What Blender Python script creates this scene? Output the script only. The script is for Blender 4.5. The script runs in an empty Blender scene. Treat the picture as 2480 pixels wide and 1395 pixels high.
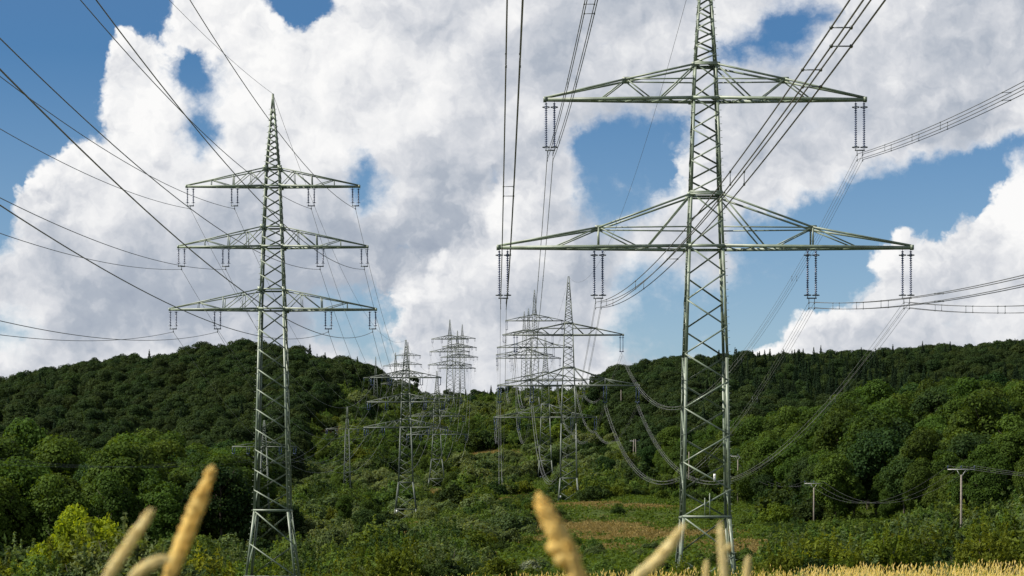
import bpy, math, random
import numpy as np
from mathutils import Vector, noise as mn

rng = np.random.default_rng(7)
random.seed(7)
SC = bpy.context.scene
COL = SC.collection
F = 6000.0            # focal length in photo pixels (photo 2480 x 1395)
CX, HY = 1240.0, 1350.0   # optical axis column and horizon row
R = math.radians

def XZ(px, py, d):
    return ((px - CX) / F * d, (HY - py) / F * d)

# ------------------------------------------------------------------ helpers
def tag(o, label=None, cat=None, group=None, kind=None):
    if label: o['label'] = label
    if cat: o['category'] = cat
    if group: o['group'] = group
    if kind: o['kind'] = kind
    return o

def empty(name, loc, rz=0.0):
    o = bpy.data.objects.new(name, None)
    o.empty_display_size = 0.2
    COL.objects.link(o)
    o.location = loc
    o.rotation_euler = (0, 0, rz)
    return o

def link(name, me, parent=None, loc=None):
    o = bpy.data.objects.new(name, me)
    COL.objects.link(o)
    if parent is not None: o.parent = parent
    if loc is not None: o.location = loc
    return o

def np_mesh(name, V, Q, mat, tint=None, smooth=False):
    """V (n,3), Q (m,k) uniform polygons"""
    me = bpy.data.meshes.new(name)
    V = np.asarray(V, dtype=np.float32); Q = np.asarray(Q, dtype=np.int32)
    k = Q.shape[1]
    me.vertices.add(len(V)); me.vertices.foreach_set('co', V.ravel())
    me.loops.add(Q.size); me.loops.foreach_set('vertex_index', Q.ravel())
    me.polygons.add(len(Q))
    me.polygons.foreach_set('loop_start', np.arange(0, Q.size, k, dtype=np.int32))
    me.polygons.foreach_set('loop_total', np.full(len(Q), k, dtype=np.int32))
    if smooth: me.polygons.foreach_set('use_smooth', np.ones(len(Q), dtype=bool))
    me.update(calc_edges=True)
    me.validate()
    if tint is not None:
        a = me.attributes.new('tint', 'FLOAT', 'POINT')
        a.data.foreach_set('value', np.asarray(tint, dtype=np.float32))
    me.materials.append(mat)
    return me

class MB:
    """collects boxes, angle sections, tubes and lathes into one mesh (quads)"""
    def __init__(s): s.V = []; s.Q = []; s.n = 0
    def add(s, V, Q):
        s.V.append(np.asarray(V, dtype=np.float64)); s.Q.append(np.asarray(Q) + s.n); s.n += len(V)
    def bar(s, p0, p1, a, b, up=None):
        """rectangular bar: a along side, b along up"""
        p0 = np.asarray(p0, float); p1 = np.asarray(p1, float)
        d = p1 - p0; L = np.linalg.norm(d)
        if L < 1e-6: return
        d /= L
        u = np.asarray(up if up is not None else (0, 0, 1), float)
        if abs(d @ u) > .98: u = np.array((0., 1., 0.)) if abs(d[1]) < .9 else np.array((1., 0, 0))
        sd = np.cross(d, u); sd /= np.linalg.norm(sd)
        u = np.cross(sd, d)
        V = []
        for p in (p0, p1):
            for (x, y) in ((-1, -1), (1, -1), (1, 1), (-1, 1)):
                V.append(p + sd * x * a / 2 + u * y * b / 2)
        s.add(V, [(0, 1, 2, 3), (7, 6, 5, 4), (0, 4, 5, 1), (1, 5, 6, 2), (2, 6, 7, 3), (3, 7, 4, 0)])
    def angle(s, p0, p1, w, n, t=.02):
        """L section: one flange in the face plane (normal n), one standing inward"""
        p0 = np.asarray(p0, float); p1 = np.asarray(p1, float); n = np.asarray(n, float)
        d = p1 - p0; d /= max(np.linalg.norm(d), 1e-9)
        side = np.cross(n, d); side /= max(np.linalg.norm(side), 1e-9)
        n2 = np.cross(d, side)
        if side[2] < 0: side = -side
        s.bar(p0, p1, w, t, n2) if False else s._plate(p0, p1, side, n2, w, t)
        o = side * (w / 2) - n2 * (w / 2 + t / 2 + .001)
        s._plate(p0 + o, p1 + o, n2, side, w, t)
    def _plate(s, p0, p1, wd, th, w, t):
        V = []
        for p in (p0, p1):
            for (x, y) in ((-1, -1), (1, -1), (1, 1), (-1, 1)):
                V.append(p + wd * x * w / 2 + th * y * t / 2)
        s.add(V, [(0, 1, 2, 3), (7, 6, 5, 4), (0, 4, 5, 1), (1, 5, 6, 2), (2, 6, 7, 3), (3, 7, 4, 0)])
    def tube(s, P, r, seg=6):
        P = np.asarray(P, float); n = len(P)
        rr = np.full(n, r) if np.isscalar(r) else np.asarray(r, float)
        T = np.gradient(P, axis=0); T /= np.linalg.norm(T, axis=1)[:, None] + 1e-12
        up = np.where(np.abs(T[:, 2:3]) > .95, np.array([[0., 1., 0.]]), np.array([[0., 0., 1.]]))
        A = np.cross(T, up); A /= np.linalg.norm(A, axis=1)[:, None] + 1e-12
        B = np.cross(A, T)
        th = np.linspace(0, 2 * math.pi, seg, endpoint=False)
        V = P[:, None, :] + rr[:, None, None] * (np.cos(th)[None, :, None] * A[:, None, :] + np.sin(th)[None, :, None] * B[:, None, :])
        Q = []
        for i in range(n - 1):
            for j in range(seg):
                k = (j + 1) % seg
                Q.append((i * seg + j, i * seg + k, (i + 1) * seg + k, (i + 1) * seg + j))
        s.add(V.reshape(-1, 3), Q)
        if seg == 4 or seg == 6 or seg == 8:
            for base, flip in ((0, 1), ((n - 1) * seg, 0)):
                off = s.n - n * seg + base
                for j in range(1, seg - 2, 2):
                    q = [off, off + j, off + j + 1, off + (j + 2)]
                    s.Q.append(np.array([q[::-1] if flip else q]))
    def lathe(s, prof, c, seg=8):
        prof = np.asarray(prof, float)
        th = np.linspace(0, 2 * math.pi, seg, endpoint=False)
        V = np.stack([prof[:, 0:1] * np.cos(th) + c[0], prof[:, 0:1] * np.sin(th) + c[1],
                      np.repeat(prof[:, 1:2] + c[2], seg, 1)], -1).reshape(-1, 3)
        Q = []
        for i in range(len(prof) - 1):
            for j in range(seg):
                k = (j + 1) % seg
                Q.append((i * seg + j, i * seg + k, (i + 1) * seg + k, (i + 1) * seg + j))
        s.add(V, Q)
    def torus(s, c, R0, r, seg=16, sub=6):
        V = []; Q = []
        for i in range(seg):
            a = 2 * math.pi * i / seg
            for j in range(sub):
                b = 2 * math.pi * j / sub
                V.append((c[0] + (R0 + r * math.cos(b)) * math.cos(a), c[1] + (R0 + r * math.cos(b)) * math.sin(a), c[2] + r * math.sin(b)))
                i2 = (i + 1) % seg; j2 = (j + 1) % sub
                Q.append((i * sub + j, i2 * sub + j, i2 * sub + j2, i * sub + j2))
        s.add(V, Q)
    def mesh(s, name, mat, smooth=False):
        return np_mesh(name, np.concatenate(s.V), np.concatenate(s.Q), mat, None, smooth)
    def build(s, name, mat, parent=None, loc=None, smooth=False):
        return link(name, s.mesh(name, mat, smooth), parent, loc)

# ------------------------------------------------------------------ materials
def new_mat(name):
    m = bpy.data.materials.new(name); m.use_nodes = True
    nt = m.node_tree; nt.nodes.clear()
    out = nt.nodes.new('ShaderNodeOutputMaterial')
    return m, nt, out
def nd(nt, t, **kw):
    n = nt.nodes.new(t)
    for k, v in kw.items(): setattr(n, k, v)
    return n
def inp(n, **kw):
    for k, v in kw.items(): n.inputs[k.replace('_', ' ')].default_value = v

def solid(name, c, rough=.6, metal=0., var=.25, scale=3.0, c2=None, spec=.5):
    m, nt, out = new_mat(name)
    b = nd(nt, 'ShaderNodeBsdfPrincipled'); inp(b, Roughness=rough, Metallic=metal)
    b.inputs['Specular IOR Level'].default_value = spec
    tc = nd(nt, 'ShaderNodeTexCoord'); nz = nd(nt, 'ShaderNodeTexNoise'); inp(nz, Scale=scale, Detail=5.0)
    nt.links.new(tc.outputs['Object'], nz.inputs['Vector'])
    rp = nd(nt, 'ShaderNodeValToRGB')
    c2 = c2 or tuple(x * (1 - var) for x in c)
    rp.color_ramp.elements[0].position = .35; rp.color_ramp.elements[0].color = (*c2, 1)
    rp.color_ramp.elements[1].position = .65; rp.color_ramp.elements[1].color = (*c, 1)
    nt.links.new(nz.outputs['Fac'], rp.inputs['Fac'])
    nt.links.new(rp.outputs['Color'], b.inputs['Base Color'])
    nt.links.new(b.outputs[0], out.inputs[0])
    return m

def leaf_mat(name, dark, light, rnd=.35, transl=.35):
    """foliage: colour between dark and light by leaf tint and by tree"""
    m, nt, out = new_mat(name)
    at = nd(nt, 'ShaderNodeAttribute', attribute_name='tint')
    oi = nd(nt, 'ShaderNodeObjectInfo')
    ma = nd(nt, 'ShaderNodeMath', operation='MULTIPLY_ADD'); ma.inputs[1].default_value = rnd; 
    nt.links.new(oi.outputs['Random'], ma.inputs[0]); nt.links.new(at.outputs['Fac'], ma.inputs[2])
    sb = nd(nt, 'ShaderNodeMath', operation='SUBTRACT', use_clamp=True); sb.inputs[1].default_value = rnd / 2
    nt.links.new(ma.outputs[0], sb.inputs[0])
    mx = nd(nt, 'ShaderNodeMix', data_type='RGBA')
    mx.inputs['A'].default_value = (*dark, 1); mx.inputs['B'].default_value = (*light, 1)
    nt.links.new(sb.outputs[0], mx.inputs['Factor'])
    # hue shift from tree to tree
    hs = nd(nt, 'ShaderNodeHueSaturation'); mr = nd(nt, 'ShaderNodeMapRange')
    inp(mr, To_Min=.482, To_Max=.515)
    ml = nd(nt, 'ShaderNodeMath', operation='MULTIPLY'); ml.inputs[1].default_value = 7.31
    fr = nd(nt, 'ShaderNodeMath', operation='FRACT')
    nt.links.new(oi.outputs['Random'], ml.inputs[0]); nt.links.new(ml.outputs[0], fr.inputs[0])
    nt.links.new(fr.outputs[0], mr.inputs['Value']); nt.links.new(mr.outputs[0], hs.inputs['Hue'])
    nt.links.new(mx.outputs['Result'], hs.inputs['Color'])
    df = nd(nt, 'ShaderNodeBsdfPrincipled'); inp(df, Roughness=.65); df.inputs['Specular IOR Level'].default_value = .08
    tr = nd(nt, 'ShaderNodeBsdfTranslucent')
    ts = nd(nt, 'ShaderNodeMix', data_type='RGBA', blend_type='MULTIPLY'); ts.inputs['Factor'].default_value = 1
    ts.inputs['B'].default_value = (1.5, 1.35, .5, 1)
    nt.links.new(hs.outputs[0], df.inputs['Base Color']); nt.links.new(hs.outputs[0], ts.inputs['A'])
    nt.links.new(ts.outputs['Result'], tr.inputs['Color'])
    ms = nd(nt, 'ShaderNodeMixShader'); ms.inputs[0].default_value = transl
    nt.links.new(df.outputs[0], ms.inputs[1]); nt.links.new(tr.outputs[0], ms.inputs[2])
    nt.links.new(ms.outputs[0], out.inputs[0])
    return m

M = {}
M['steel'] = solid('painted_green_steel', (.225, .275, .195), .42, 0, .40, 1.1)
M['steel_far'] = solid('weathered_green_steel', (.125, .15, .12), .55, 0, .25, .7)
M['fitting'] = solid('galvanised_fitting', (.12, .14, .15), .5, .5, .3, 4)
M['porcelain'] = solid('blue_grey_insulator', (.05, .08, .17), .25, 0, .3, 5)
M['wire'] = solid('aluminium_wire', (.13, .13, .125), .5, .2, .2, .4)
M['wire_light'] = solid('bright_aluminium_wire', (.27, .27, .255), .5, .1, .2, .4)
M['wood'] = solid('weathered_pole_wood', (.26, .225, .185), .85, 0, .35, 6)
M['polesteel'] = solid('grey_pole_arm', (.42, .42, .40), .55, .2, .2, 6)
M['bark'] = solid('bark', (.10, .08, .06), .9, 0, .5, 4)
M['plate'] = solid('white_enamel_plate', (.8, .8, .76), .4, 0, .06, 4)
M['plate_mark'] = solid('dark_sign_mark', (.03, .03, .03), .5, 0, .1, 4)
M['plate_yellow'] = solid('yellow_sign_face', (.75, .55, .06), .4, 0, .1, 4)
M['concrete'] = solid('concrete_footing', (.36, .35, .32), .9, 0, .3, 5)
M['ear'] = solid('ripe_grass_ear', (.95, .80, .46), .9, 0, .35, 60, (.90, .62, .22))
M['stalk'] = solid('dry_grass_stalk', (.62, .47, .20), .8, 0, .3, 30)

M['oak'] = leaf_mat('broadleaf_foliage', (.022, .042, .007), (.084, .138, .020), .6, .35)
M['shaded_hilloak'] = leaf_mat('shade_darkened_hill_foliage', (.015, .030, .010), (.048, .080, .022), .55, .3)  # hill leaf colour darkened to stand in for cloud shadow on the left hill
M['oak2'] = leaf_mat('deep_green_foliage', (.012, .032, .010), (.050, .092, .020), .5, .3)
M['shaded_hilloak2'] = leaf_mat('shade_darkened_olive_foliage', (.016, .030, .009), (.048, .074, .018), .5, .3)  # olive variant, with the same cloud shade put into its colour
M['spruce'] = leaf_mat('conifer_foliage', (.010, .024, .011), (.028, .050, .018), .3, .1)
M['shrub'] = leaf_mat('shrub_foliage', (.028, .058, .012), (.118, .182, .036), .6, .4)
M['shrub2'] = leaf_mat('dark_shrub_foliage', (.012, .028, .008), (.055, .090, .020), .5, .35)
M['willow'] = leaf_mat('willow_foliage', (.045, .075, .026), (.165, .215, .080), .6, .4)
M['fresh'] = leaf_mat('fresh_shrub_foliage', (.045, .075, .010), (.19, .23, .025), .5, .45)
M['gorse'] = leaf_mat('gorse_foliage', (.036, .060, .008), (.135, .175, .020), .6, .4)
M['bright'] = leaf_mat('yellow_green_foliage', (.08, .13, .008), (.32, .39, .022), .3, .5)
M['silver'] = leaf_mat('pale_silvery_foliage', (.09, .12, .06), (.34, .38, .25), .3, .35)
M['bracken'] = leaf_mat('bracken_foliage', (.042, .078, .012), (.105, .16, .026), .3, .4)
M['drygrass'] = leaf_mat('dry_meadow_grass', (.56, .60, .06), (.86, .76, .38), .1, .42)

# ------------------------------------------------------------------ terrain
TY = [50, 90, 140, 180, 210, 300, 380, 450, 520, 600, 680, 760, 850, 1000, 1150, 1350, 1450, 1700, 2200]
TP = [-400, 0, 300, 600, 850, 950, 1080, 1240, 1380, 1440, 1520, 1650, 1800, 1900, 2100, 2300, 2480, 2880]
TZ = {
 -400: [-1.65, -2.3, -3.6, -4.3, -4.7, -4.8, -2.0, 5.0, 8.0, 6.0, 8.0, 16, 30, 55, 72, 70, 66, 60, 40],
 0: [-1.65, -2.3, -3.5, -4.2, -4.6, -4.7, -2.0, 5.0, 7.6, 6.0, 9.0, 18, 33, 57, 75, 72, 66, 60, 40],
 300: [-1.6, -2.25, -3.3, -4.1, -4.5, -4.5, -2.0, 5.0, 8.0, 7.0, 11, 20, 36, 64, 83.5, 80, 74, 64, 40],
 600: [-1.55, -2.2, -3.2, -4.0, -4.4, -4.0, -1.0, 3.5, 7.5, 10, 15, 24, 41, 70, 90, 86, 80, 66, 40],
 850: [-1.45, -1.55, -2.8, -3.3, -3.7, -3.0, 0.5, 4.0, 8.0, 12, 17, 27, 42, 66, 83, 80, 76, 66, 40],
 950: [-1.42, -1.52, -2.4, -2.9, -3.2, -2.2, 1.0, 4.5, 7.6, 12, 17, 25, 40, 62, 73, 76, 76, 66, 40],
 1080: [-1.36, -1.46, -2.0, -2.6, -2.8, -1.5, 1.5, 5.0, 8.4, 12.5, 16.5, 24, 37, 57, 67, 84, 88, 72, 40],
 1240: [-1.32, -1.42, -2.0, -2.4, -2.5, -1.0, 2.0, 6.0, 10.5, 14, 18, 25, 39, 59, 68, 85, 88, 74, 40],
 1380: [-1.26, -1.36, -2.0, -2.4, -2.4, -0.6, 2.5, 6.8, 11.2, 15, 19, 26, 40, 60, 71, 86, 88, 74, 40],
 1440: [-1.24, -1.34, -2.0, -2.4, -2.3, -0.4, 2.7, 7.0, 11.4, 15.4, 20, 27, 40, 60, 73, 86, 86, 76, 40],
 1520: [-1.21, -1.31, -2.0, -2.4, -2.3, -0.2, 3.0, 7.2, 11.6, 16, 21, 28, 41, 62, 79, 93, 90, 80, 40],
 1650: [-1.17, -1.27, -2.0, -2.5, -2.2, 0.0, 3.2, 7.6, 10.5, 15.5, 21, 32, 43, 63, 82, 97, 94, 82, 40],
 1800: [-1.12, -1.23, -2.0, -2.4, -2.1, 0.3, 3.5, 6.5, 9.6, 14, 23, 30, 43, 62, 83, 99, 96, 84, 40],
 1900: [-1.1, -1.2, -2.0, -2.4, -1.9, 0.6, 3.2, 6.3, 11, 19.5, 26, 30, 41, 60, 83, 100, 97, 84, 40],
 2100: [-1.03, -1.13, -2.0, -2.4, -1.7, 0.9, 3.0, 7.0, 15, 25, 29, 31, 38, 57, 83, 101.5, 98, 86, 40],
 2300: [-0.97, -1.07, -2.0, -2.4, -1.6, 1.0, 3.6, 9.5, 18, 28, 31, 32, 38, 57, 86, 105, 101, 88, 40],
 2480: [-0.91, -1.01, -2.0, -2.4, -1.5, 1.4, 4.2, 11, 20, 30, 32, 33, 39, 58, 88, 108.5, 104, 90, 40],
 2880: [-0.84, -0.94, -2.0, -2.4, -1.4, 1.6, 6.0, 15, 24, 33, 34, 35, 41, 60, 90, 112, 108, 92, 40],
}
TT = np.array([TZ[p] for p in TP])
def terr0(X, Y):
    X = np.asarray(X, float); Y = np.asarray(Y, float)
    px = CX + F * X / np.maximum(Y, 60.0)
    px = np.clip(px, TP[0], TP[-1])
    Yc = np.clip(Y, TY[0], TY[-1])
    i = np.clip(np.searchsorted(TP, px) - 1, 0, len(TP) - 2); j = np.clip(np.searchsorted(TY, Yc) - 1, 0, len(TY) - 2)
    tp = np.array(TP, float); ty = np.array(TY, float)
    fx = (px - tp[i]) / (tp[i + 1] - tp[i]); fy = (Yc - ty[j]) / (ty[j + 1] - ty[j])
    fx = fx * fx * (3 - 2 * fx)
    z = (TT[i, j] * (1 - fx) + TT[i + 1, j] * fx) * (1 - fy) + (TT[i, j + 1] * (1 - fx) + TT[i + 1, j + 1] * fx) * fy
    return z
def bump(x, y):
    a = min(1.0, max(0.0, (y - 110) / 700.0))
    return a * 1.6 * mn.noise(Vector((x * .021, y * .021, 3.3))) + min(1, max(0, (y - 30) / 200)) * .28 * mn.noise(Vector((x * .13, y * .13, 9.1)))
def terr(x, y):
    return float(terr0(x, y)) + bump(x, y)

# dry patches: px, py-ish given as (px, Y, half width m, half depth m, strength)
PATCH = [(1190, 820, 9, 16, .8), (1350, 900, 8, 14, .7), (930, 560, 5, 10, .8), (1120, 560, 5, 10, .7), (1250, 470, 5, 12, .7), (1560, 480, 11, 7, .9), (1400, 415, 8, 18, .9), (1500, 395, 9, 14, .7), (985, 430, 2.6, 16, 1), (1060, 690, 4.5, 14, 1), (1045, 480, 3, 8, .8), (1270, 640, 6, 10, .9), (1230, 600, 5, 8, .7), (1390, 500, 9, 12, 1), (1420, 420, 12, 22, .75),
         (1330, 380, 9, 14, .6), (1600, 370, 16, 20, .7), (1450, 330, 10, 16, .6), (1850, 300, 6, 22, .9), (1560, 215, 6, 14, .6), (790, 860, 8, 22, .9),
         (650, 560, 8, 10, .8), (1297, 985, 6, 12, .9), (1750, 330, 9, 16, .6), (1500, 880, 8, 14, .5), (1010, 250, 2.5, 10, .6), (1180, 1330, 9, 12, .6)]
def dryness(X, Y):
    v = np.zeros_like(X)
    for (px, d, hw, hd, s) in PATCH:
        x0 = (px - CX) / F * d
        r = ((X - x0) / hw) ** 2 + ((Y - d) / hd) ** 2
        v = np.maximum(v, s * np.clip(1.4 - r, 0, 1))
    return v

def straw_mat(name, c1, c2, tr):
    m, nt, out = new_mat(name)
    tc = nd(nt, 'ShaderNodeTexCoord'); nz = nd(nt, 'ShaderNodeTexNoise'); inp(nz, Scale=70., Detail=4.)
    nt.links.new(tc.outputs['Object'], nz.inputs['Vector'])
    mx = nd(nt, 'ShaderNodeMix', data_type='RGBA'); mx.inputs['A'].default_value = (*c1, 1); mx.inputs['B'].default_value = (*c2, 1)
    nt.links.new(nz.outputs['Fac'], mx.inputs['Factor'])
    d = nd(nt, 'ShaderNodeBsdfDiffuse'); t = nd(nt, 'ShaderNodeBsdfTranslucent'); ms = nd(nt, 'ShaderNodeMixShader'); ms.inputs[0].default_value = tr
    for q in (d, t): nt.links.new(mx.outputs['Result'], q.inputs['Color'])
    nt.links.new(d.outputs[0], ms.inputs[1]); nt.links.new(t.outputs[0], ms.inputs[2]); nt.links.new(ms.outputs[0], out.inputs[0])
    return m
M['ear'] = straw_mat('ripe_grass_ear', (.98, .76, .30), (1, .91, .56), .45)
M['ear_gold'] = straw_mat('golden_grass_ear', (.98, .62, .13), (1, .84, .38), .45)

def build_ground():
    ys = np.concatenate([np.linspace(-120, 40, 14), np.linspace(46, 320, 70), np.linspace(326, 1500, 190), np.linspace(1520, 2600, 24), [2900, 3300]])
    ts = np.linspace(-1, 1, 171)
    V = np.zeros((len(ys), len(ts), 3)); D = np.zeros((len(ys), len(ts)))
    for a, y in enumerate(ys):
        hw = 70 + .30 * max(y, 0) + max(0, y - 1500) * .8
        xs = ts * hw
        z = terr0(xs, np.full_like(xs, y))
        z = z + np.array([bump(x, y) for x in xs])
        if y > 2300: z = z * 0 + 30 - (y - 2300) * .01
        V[a, :, 0] = xs; V[a, :, 1] = y; V[a, :, 2] = z
        D[a] = dryness(xs, np.full_like(xs, y))
        if y < 112: D[a] = np.maximum(D[a], .55)
    n, m = len(ys), len(ts)
    idx = np.arange(n * m).reshape(n, m)
    Q = np.stack([idx[:-1, :-1], idx[:-1, 1:], idx[1:, 1:], idx[1:, :-1]], -1).reshape(-1, 4)
    mt, nt, out = new_mat('meadow_ground')
    b = nd(nt, 'ShaderNodeBsdfPrincipled'); inp(b, Roughness=.95); b.inputs['Specular IOR Level'].default_value = .1
    at = nd(nt, 'ShaderNodeAttribute', attribute_name='tint')
    tc = nd(nt, 'ShaderNodeTexCoord')
    n1 = nd(nt, 'ShaderNodeTexNoise'); inp(n1, Scale=.22, Detail=8.0, Roughness=.65)
    n2 = nd(nt, 'ShaderNodeTexNoise'); inp(n2, Scale=2.5, Detail=6.0, Roughness=.7)
    for q in (n1, n2): nt.links.new(tc.outputs['Object'], q.inputs['Vector'])
    g = nd(nt, 'ShaderNodeValToRGB'); e = g.color_ramp.elements
    e[0].position = .3; e[0].color = (.035, .062, .012, 1); e[1].position = .7; e[1].color = (.105, .135, .032, 1)
    nt.links.new(n2.outputs['Fac'], g.inputs['Fac'])
    g2 = nd(nt, 'ShaderNodeValToRGB'); e = g2.color_ramp.elements
    e[0].position = .3; e[0].color = (.12, .068, .030, 1); e[1].position = .75; e[1].color = (.34, .22, .10, 1)
    nt.links.new(n2.outputs['Fac'], g2.inputs['Fac'])
    ad = nd(nt, 'ShaderNodeMath', operation='MULTIPLY_ADD'); ad.inputs[1].default_value = 2.4
    sb = nd(nt, 'ShaderNodeMath', operation='SUBTRACT'); sb.inputs[1].default_value = .58
    av = nd(nt, 'ShaderNodeMix', data_type='FLOAT'); av.inputs['Factor'].default_value = .5
    nt.links.new(n1.outputs['Fac'], av.inputs['A']); nt.links.new(n2.outputs['Fac'], av.inputs['B']); nt.links.new(av.outputs['Result'], sb.inputs[0]); nt.links.new(sb.outputs[0], ad.inputs[0]); nt.links.new(at.outputs['Fac'], ad.inputs[2])
    mr = nd(nt, 'ShaderNodeMapRange', interpolation_type='SMOOTHSTEP'); inp(mr, From_Min=.25, From_Max=.6)
    nt.links.new(ad.outputs[0], mr.inputs['Value'])
    mx = nd(nt, 'ShaderNodeMix', data_type='RGBA')
    nt.links.new(mr.outputs[0], mx.inputs['Factor']); nt.links.new(g.outputs[0], mx.inputs['A']); nt.links.new(g2.outputs[0], mx.inputs['B'])
    nt.links.new(mx.outputs['Result'], b.inputs['Base Color'])
    bp = nd(nt, 'ShaderNodeBump'); inp(bp, Strength=.8, Distance=.3)
    nt.links.new(n2.outputs['Fac'], bp.inputs['Height']); nt.links.new(bp.outputs[0], b.inputs['Normal'])
    nt.links.new(b.outputs[0], out.inputs[0])
    o = link('ground', np_mesh('ground', V.reshape(-1, 3), Q, mt, D.ravel(), True))
    tag(o, kind='structure')
build_ground()

# ------------------------------------------------------------------ vegetation meshes
def leaf_cloud(P, N, size, tint, r, aspect=1.0, jitter=.8):
    """quads at P with normals about N; returns V, Q, T"""
    n = len(P)
    nr = N + r.normal(0, jitter, (n, 3)); nr /= np.linalg.norm(nr, axis=1)[:, None] + 1e-9
    t = r.normal(0, 1, (n, 3)); a = np.cross(nr, t); a /= np.linalg.norm(a, axis=1)[:, None] + 1e-9
    b = np.cross(nr, a)
    s = size * r.uniform(.6, 1.4, n)
    a = a * s[:, None] * .5; b = b * (s * aspect)[:, None] * .5
    V = np.stack([P - b, P + a * .9 - b * .1, P + b, P - a * .9 + b * .15], 1).reshape(-1, 3)
    Q = np.arange(n * 4).reshape(n, 4)
    return V, Q, np.repeat(tint, 4)

def crown_mesh(name, mat, seed, H, Rr, zc, rz, nl, lr, nf, fs, base=0.0, aspect=1.0, jit=.5, low=-.45):
    """crown of leaf clumps on nl lobes spread over an ellipsoid, plus loose outer twigs"""
    r = np.random.default_rng(seed)
    d = r.normal(0, 1, (nl, 3)); d /= np.linalg.norm(d, axis=1)[:, None]
    d[:, 2] = np.where(d[:, 2] < low, -d[:, 2], d[:, 2])
    rad = r.uniform(.45, .95, nl)[:, None]
    C = d * rad * np.array([Rr, Rr, rz]) * .72 + np.array([0, 0, zc])
    L = r.uniform(lr[0], lr[1], nl)
    w = L ** 2; k = r.choice(nl, nf, p=w / w.sum())
    u = r.normal(0, 1, (nf, 3)); u /= np.linalg.norm(u, axis=1)[:, None]
    flip = (u * (C[k] - np.array([0, 0, zc * .8]))).sum(1) < -.35 * L[k]
    u[flip] *= -1
    rr = L[k] * (1 - .38 * r.random(nf) ** 1.6)
    out = r.random(nf) < .10; rr[out] *= r.uniform(1.0, 1.28, out.sum())
    P = C[k] + u * rr[:, None] * np.array([1, 1, .82])
    P[:, 2] = np.maximum(P[:, 2], base + .1 * r.random(nf))
    lt = r.uniform(.3, .7, nl)
    tint = np.clip(lt[k] + r.normal(0, .2, nf), 0, 1)
    N = u * .9 + np.array([0, 0, .45])
    V, Q, T = leaf_cloud(P, N, fs, tint, r, aspect, jit)
    return np_mesh(name, V, Q, mat, T)

def shrub_mesh(name, mat, seed, Rr, H, nf, fs, ns, aspect, lob=.55):
    """dome of leafy lobes with upright leafy shoots breaking the outline"""
    r = np.random.default_rng(seed)
    nl = 20; a = r.uniform(0, 6.283, nl); q = np.sqrt(r.random(nl)) * .78
    C = np.stack([Rr * q * np.cos(a), Rr * q * np.sin(a), H * (.22 + .42 * r.random(nl) * (1.15 - q))], 1)
    L = r.uniform(.24, .46, nl) * Rr; n1 = int(nf * lob)
    k = r.choice(nl, n1, p=L ** 2 / (L ** 2).sum()); u = r.normal(0, 1, (n1, 3)); u /= np.linalg.norm(u, axis=1)[:, None]
    u[:, 2] = np.abs(u[:, 2]) * np.where(r.random(n1) < .8, 1, -1)
    P1 = C[k] + u * (L[k] * (1 - .4 * r.random(n1) ** 1.6))[:, None]; N1 = u + np.array([0, 0, .3])
    n2 = nf - n1
    sa = r.uniform(0, 6.283, ns); sq = np.sqrt(r.random(ns)); sl = H * r.uniform(.45, 1.0, ns) * (1.08 - .42 * sq)
    B = np.stack([Rr * .62 * sq * np.cos(sa), Rr * .62 * sq * np.sin(sa), np.zeros(ns)], 1)
    D = np.stack([np.cos(sa) * sq * .42, np.sin(sa) * sq * .42, np.ones(ns)], 1) + r.normal(0, .10, (ns, 3)); D /= np.linalg.norm(D, axis=1)[:, None]
    k2 = r.integers(0, ns, n2); t = .30 + .70 * r.random(n2) ** .8
    sp = Rr * .17 * (1.1 - t)
    P2 = B[k2] + D[k2] * (sl[k2] * t)[:, None] + r.normal(0, 1, (n2, 3)) * sp[:, None]
    N2 = r.normal(0, 1, (n2, 3)) + np.array([0, 0, .2])
    P = np.concatenate([P1, P2]); N = np.concatenate([N1, N2]); P[:, 2] = np.maximum(P[:, 2], .03)
    lt = r.uniform(.3, .7, nl); st = r.uniform(.4, .85, ns)
    T0 = np.clip(np.concatenate([lt[k], st[k2]]) + r.normal(0, .18, nf), 0, 1)
    V, Q, T = leaf_cloud(P, N, fs, T0, r, aspect, .6)
    return np_mesh(name, V, Q, mat, T)

def conifer_mesh(name, mat, seed, H, Rr, nf, fs):
    r = np.random.default_rng(seed)
    h = 1 - np.sqrt(r.random(nf)) * .92
    a = r.uniform(0, 2 * math.pi, nf)
    tier = .72 + .28 * np.cos(h * H * 4.5 + r.normal(0, .6, nf))
    rr = Rr * (1 - h) * tier * (.55 + .45 * np.sqrt(r.random(nf))) * (1 + .2 * np.sin(a * 5 + h * 20)) + .1
    P = np.stack([rr * np.cos(a), rr * np.sin(a), H * h + .05 * H - .18 * rr], 1)
    N = np.stack([np.cos(a) * .5, np.sin(a) * .5, np.full(nf, .7)], 1)
    V, Q, T = leaf_cloud(P, N, fs, np.clip(r.normal(.5, .25, nf), 0, 1), r, .8)
    return np_mesh(name, V, Q, mat, T)

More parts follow.
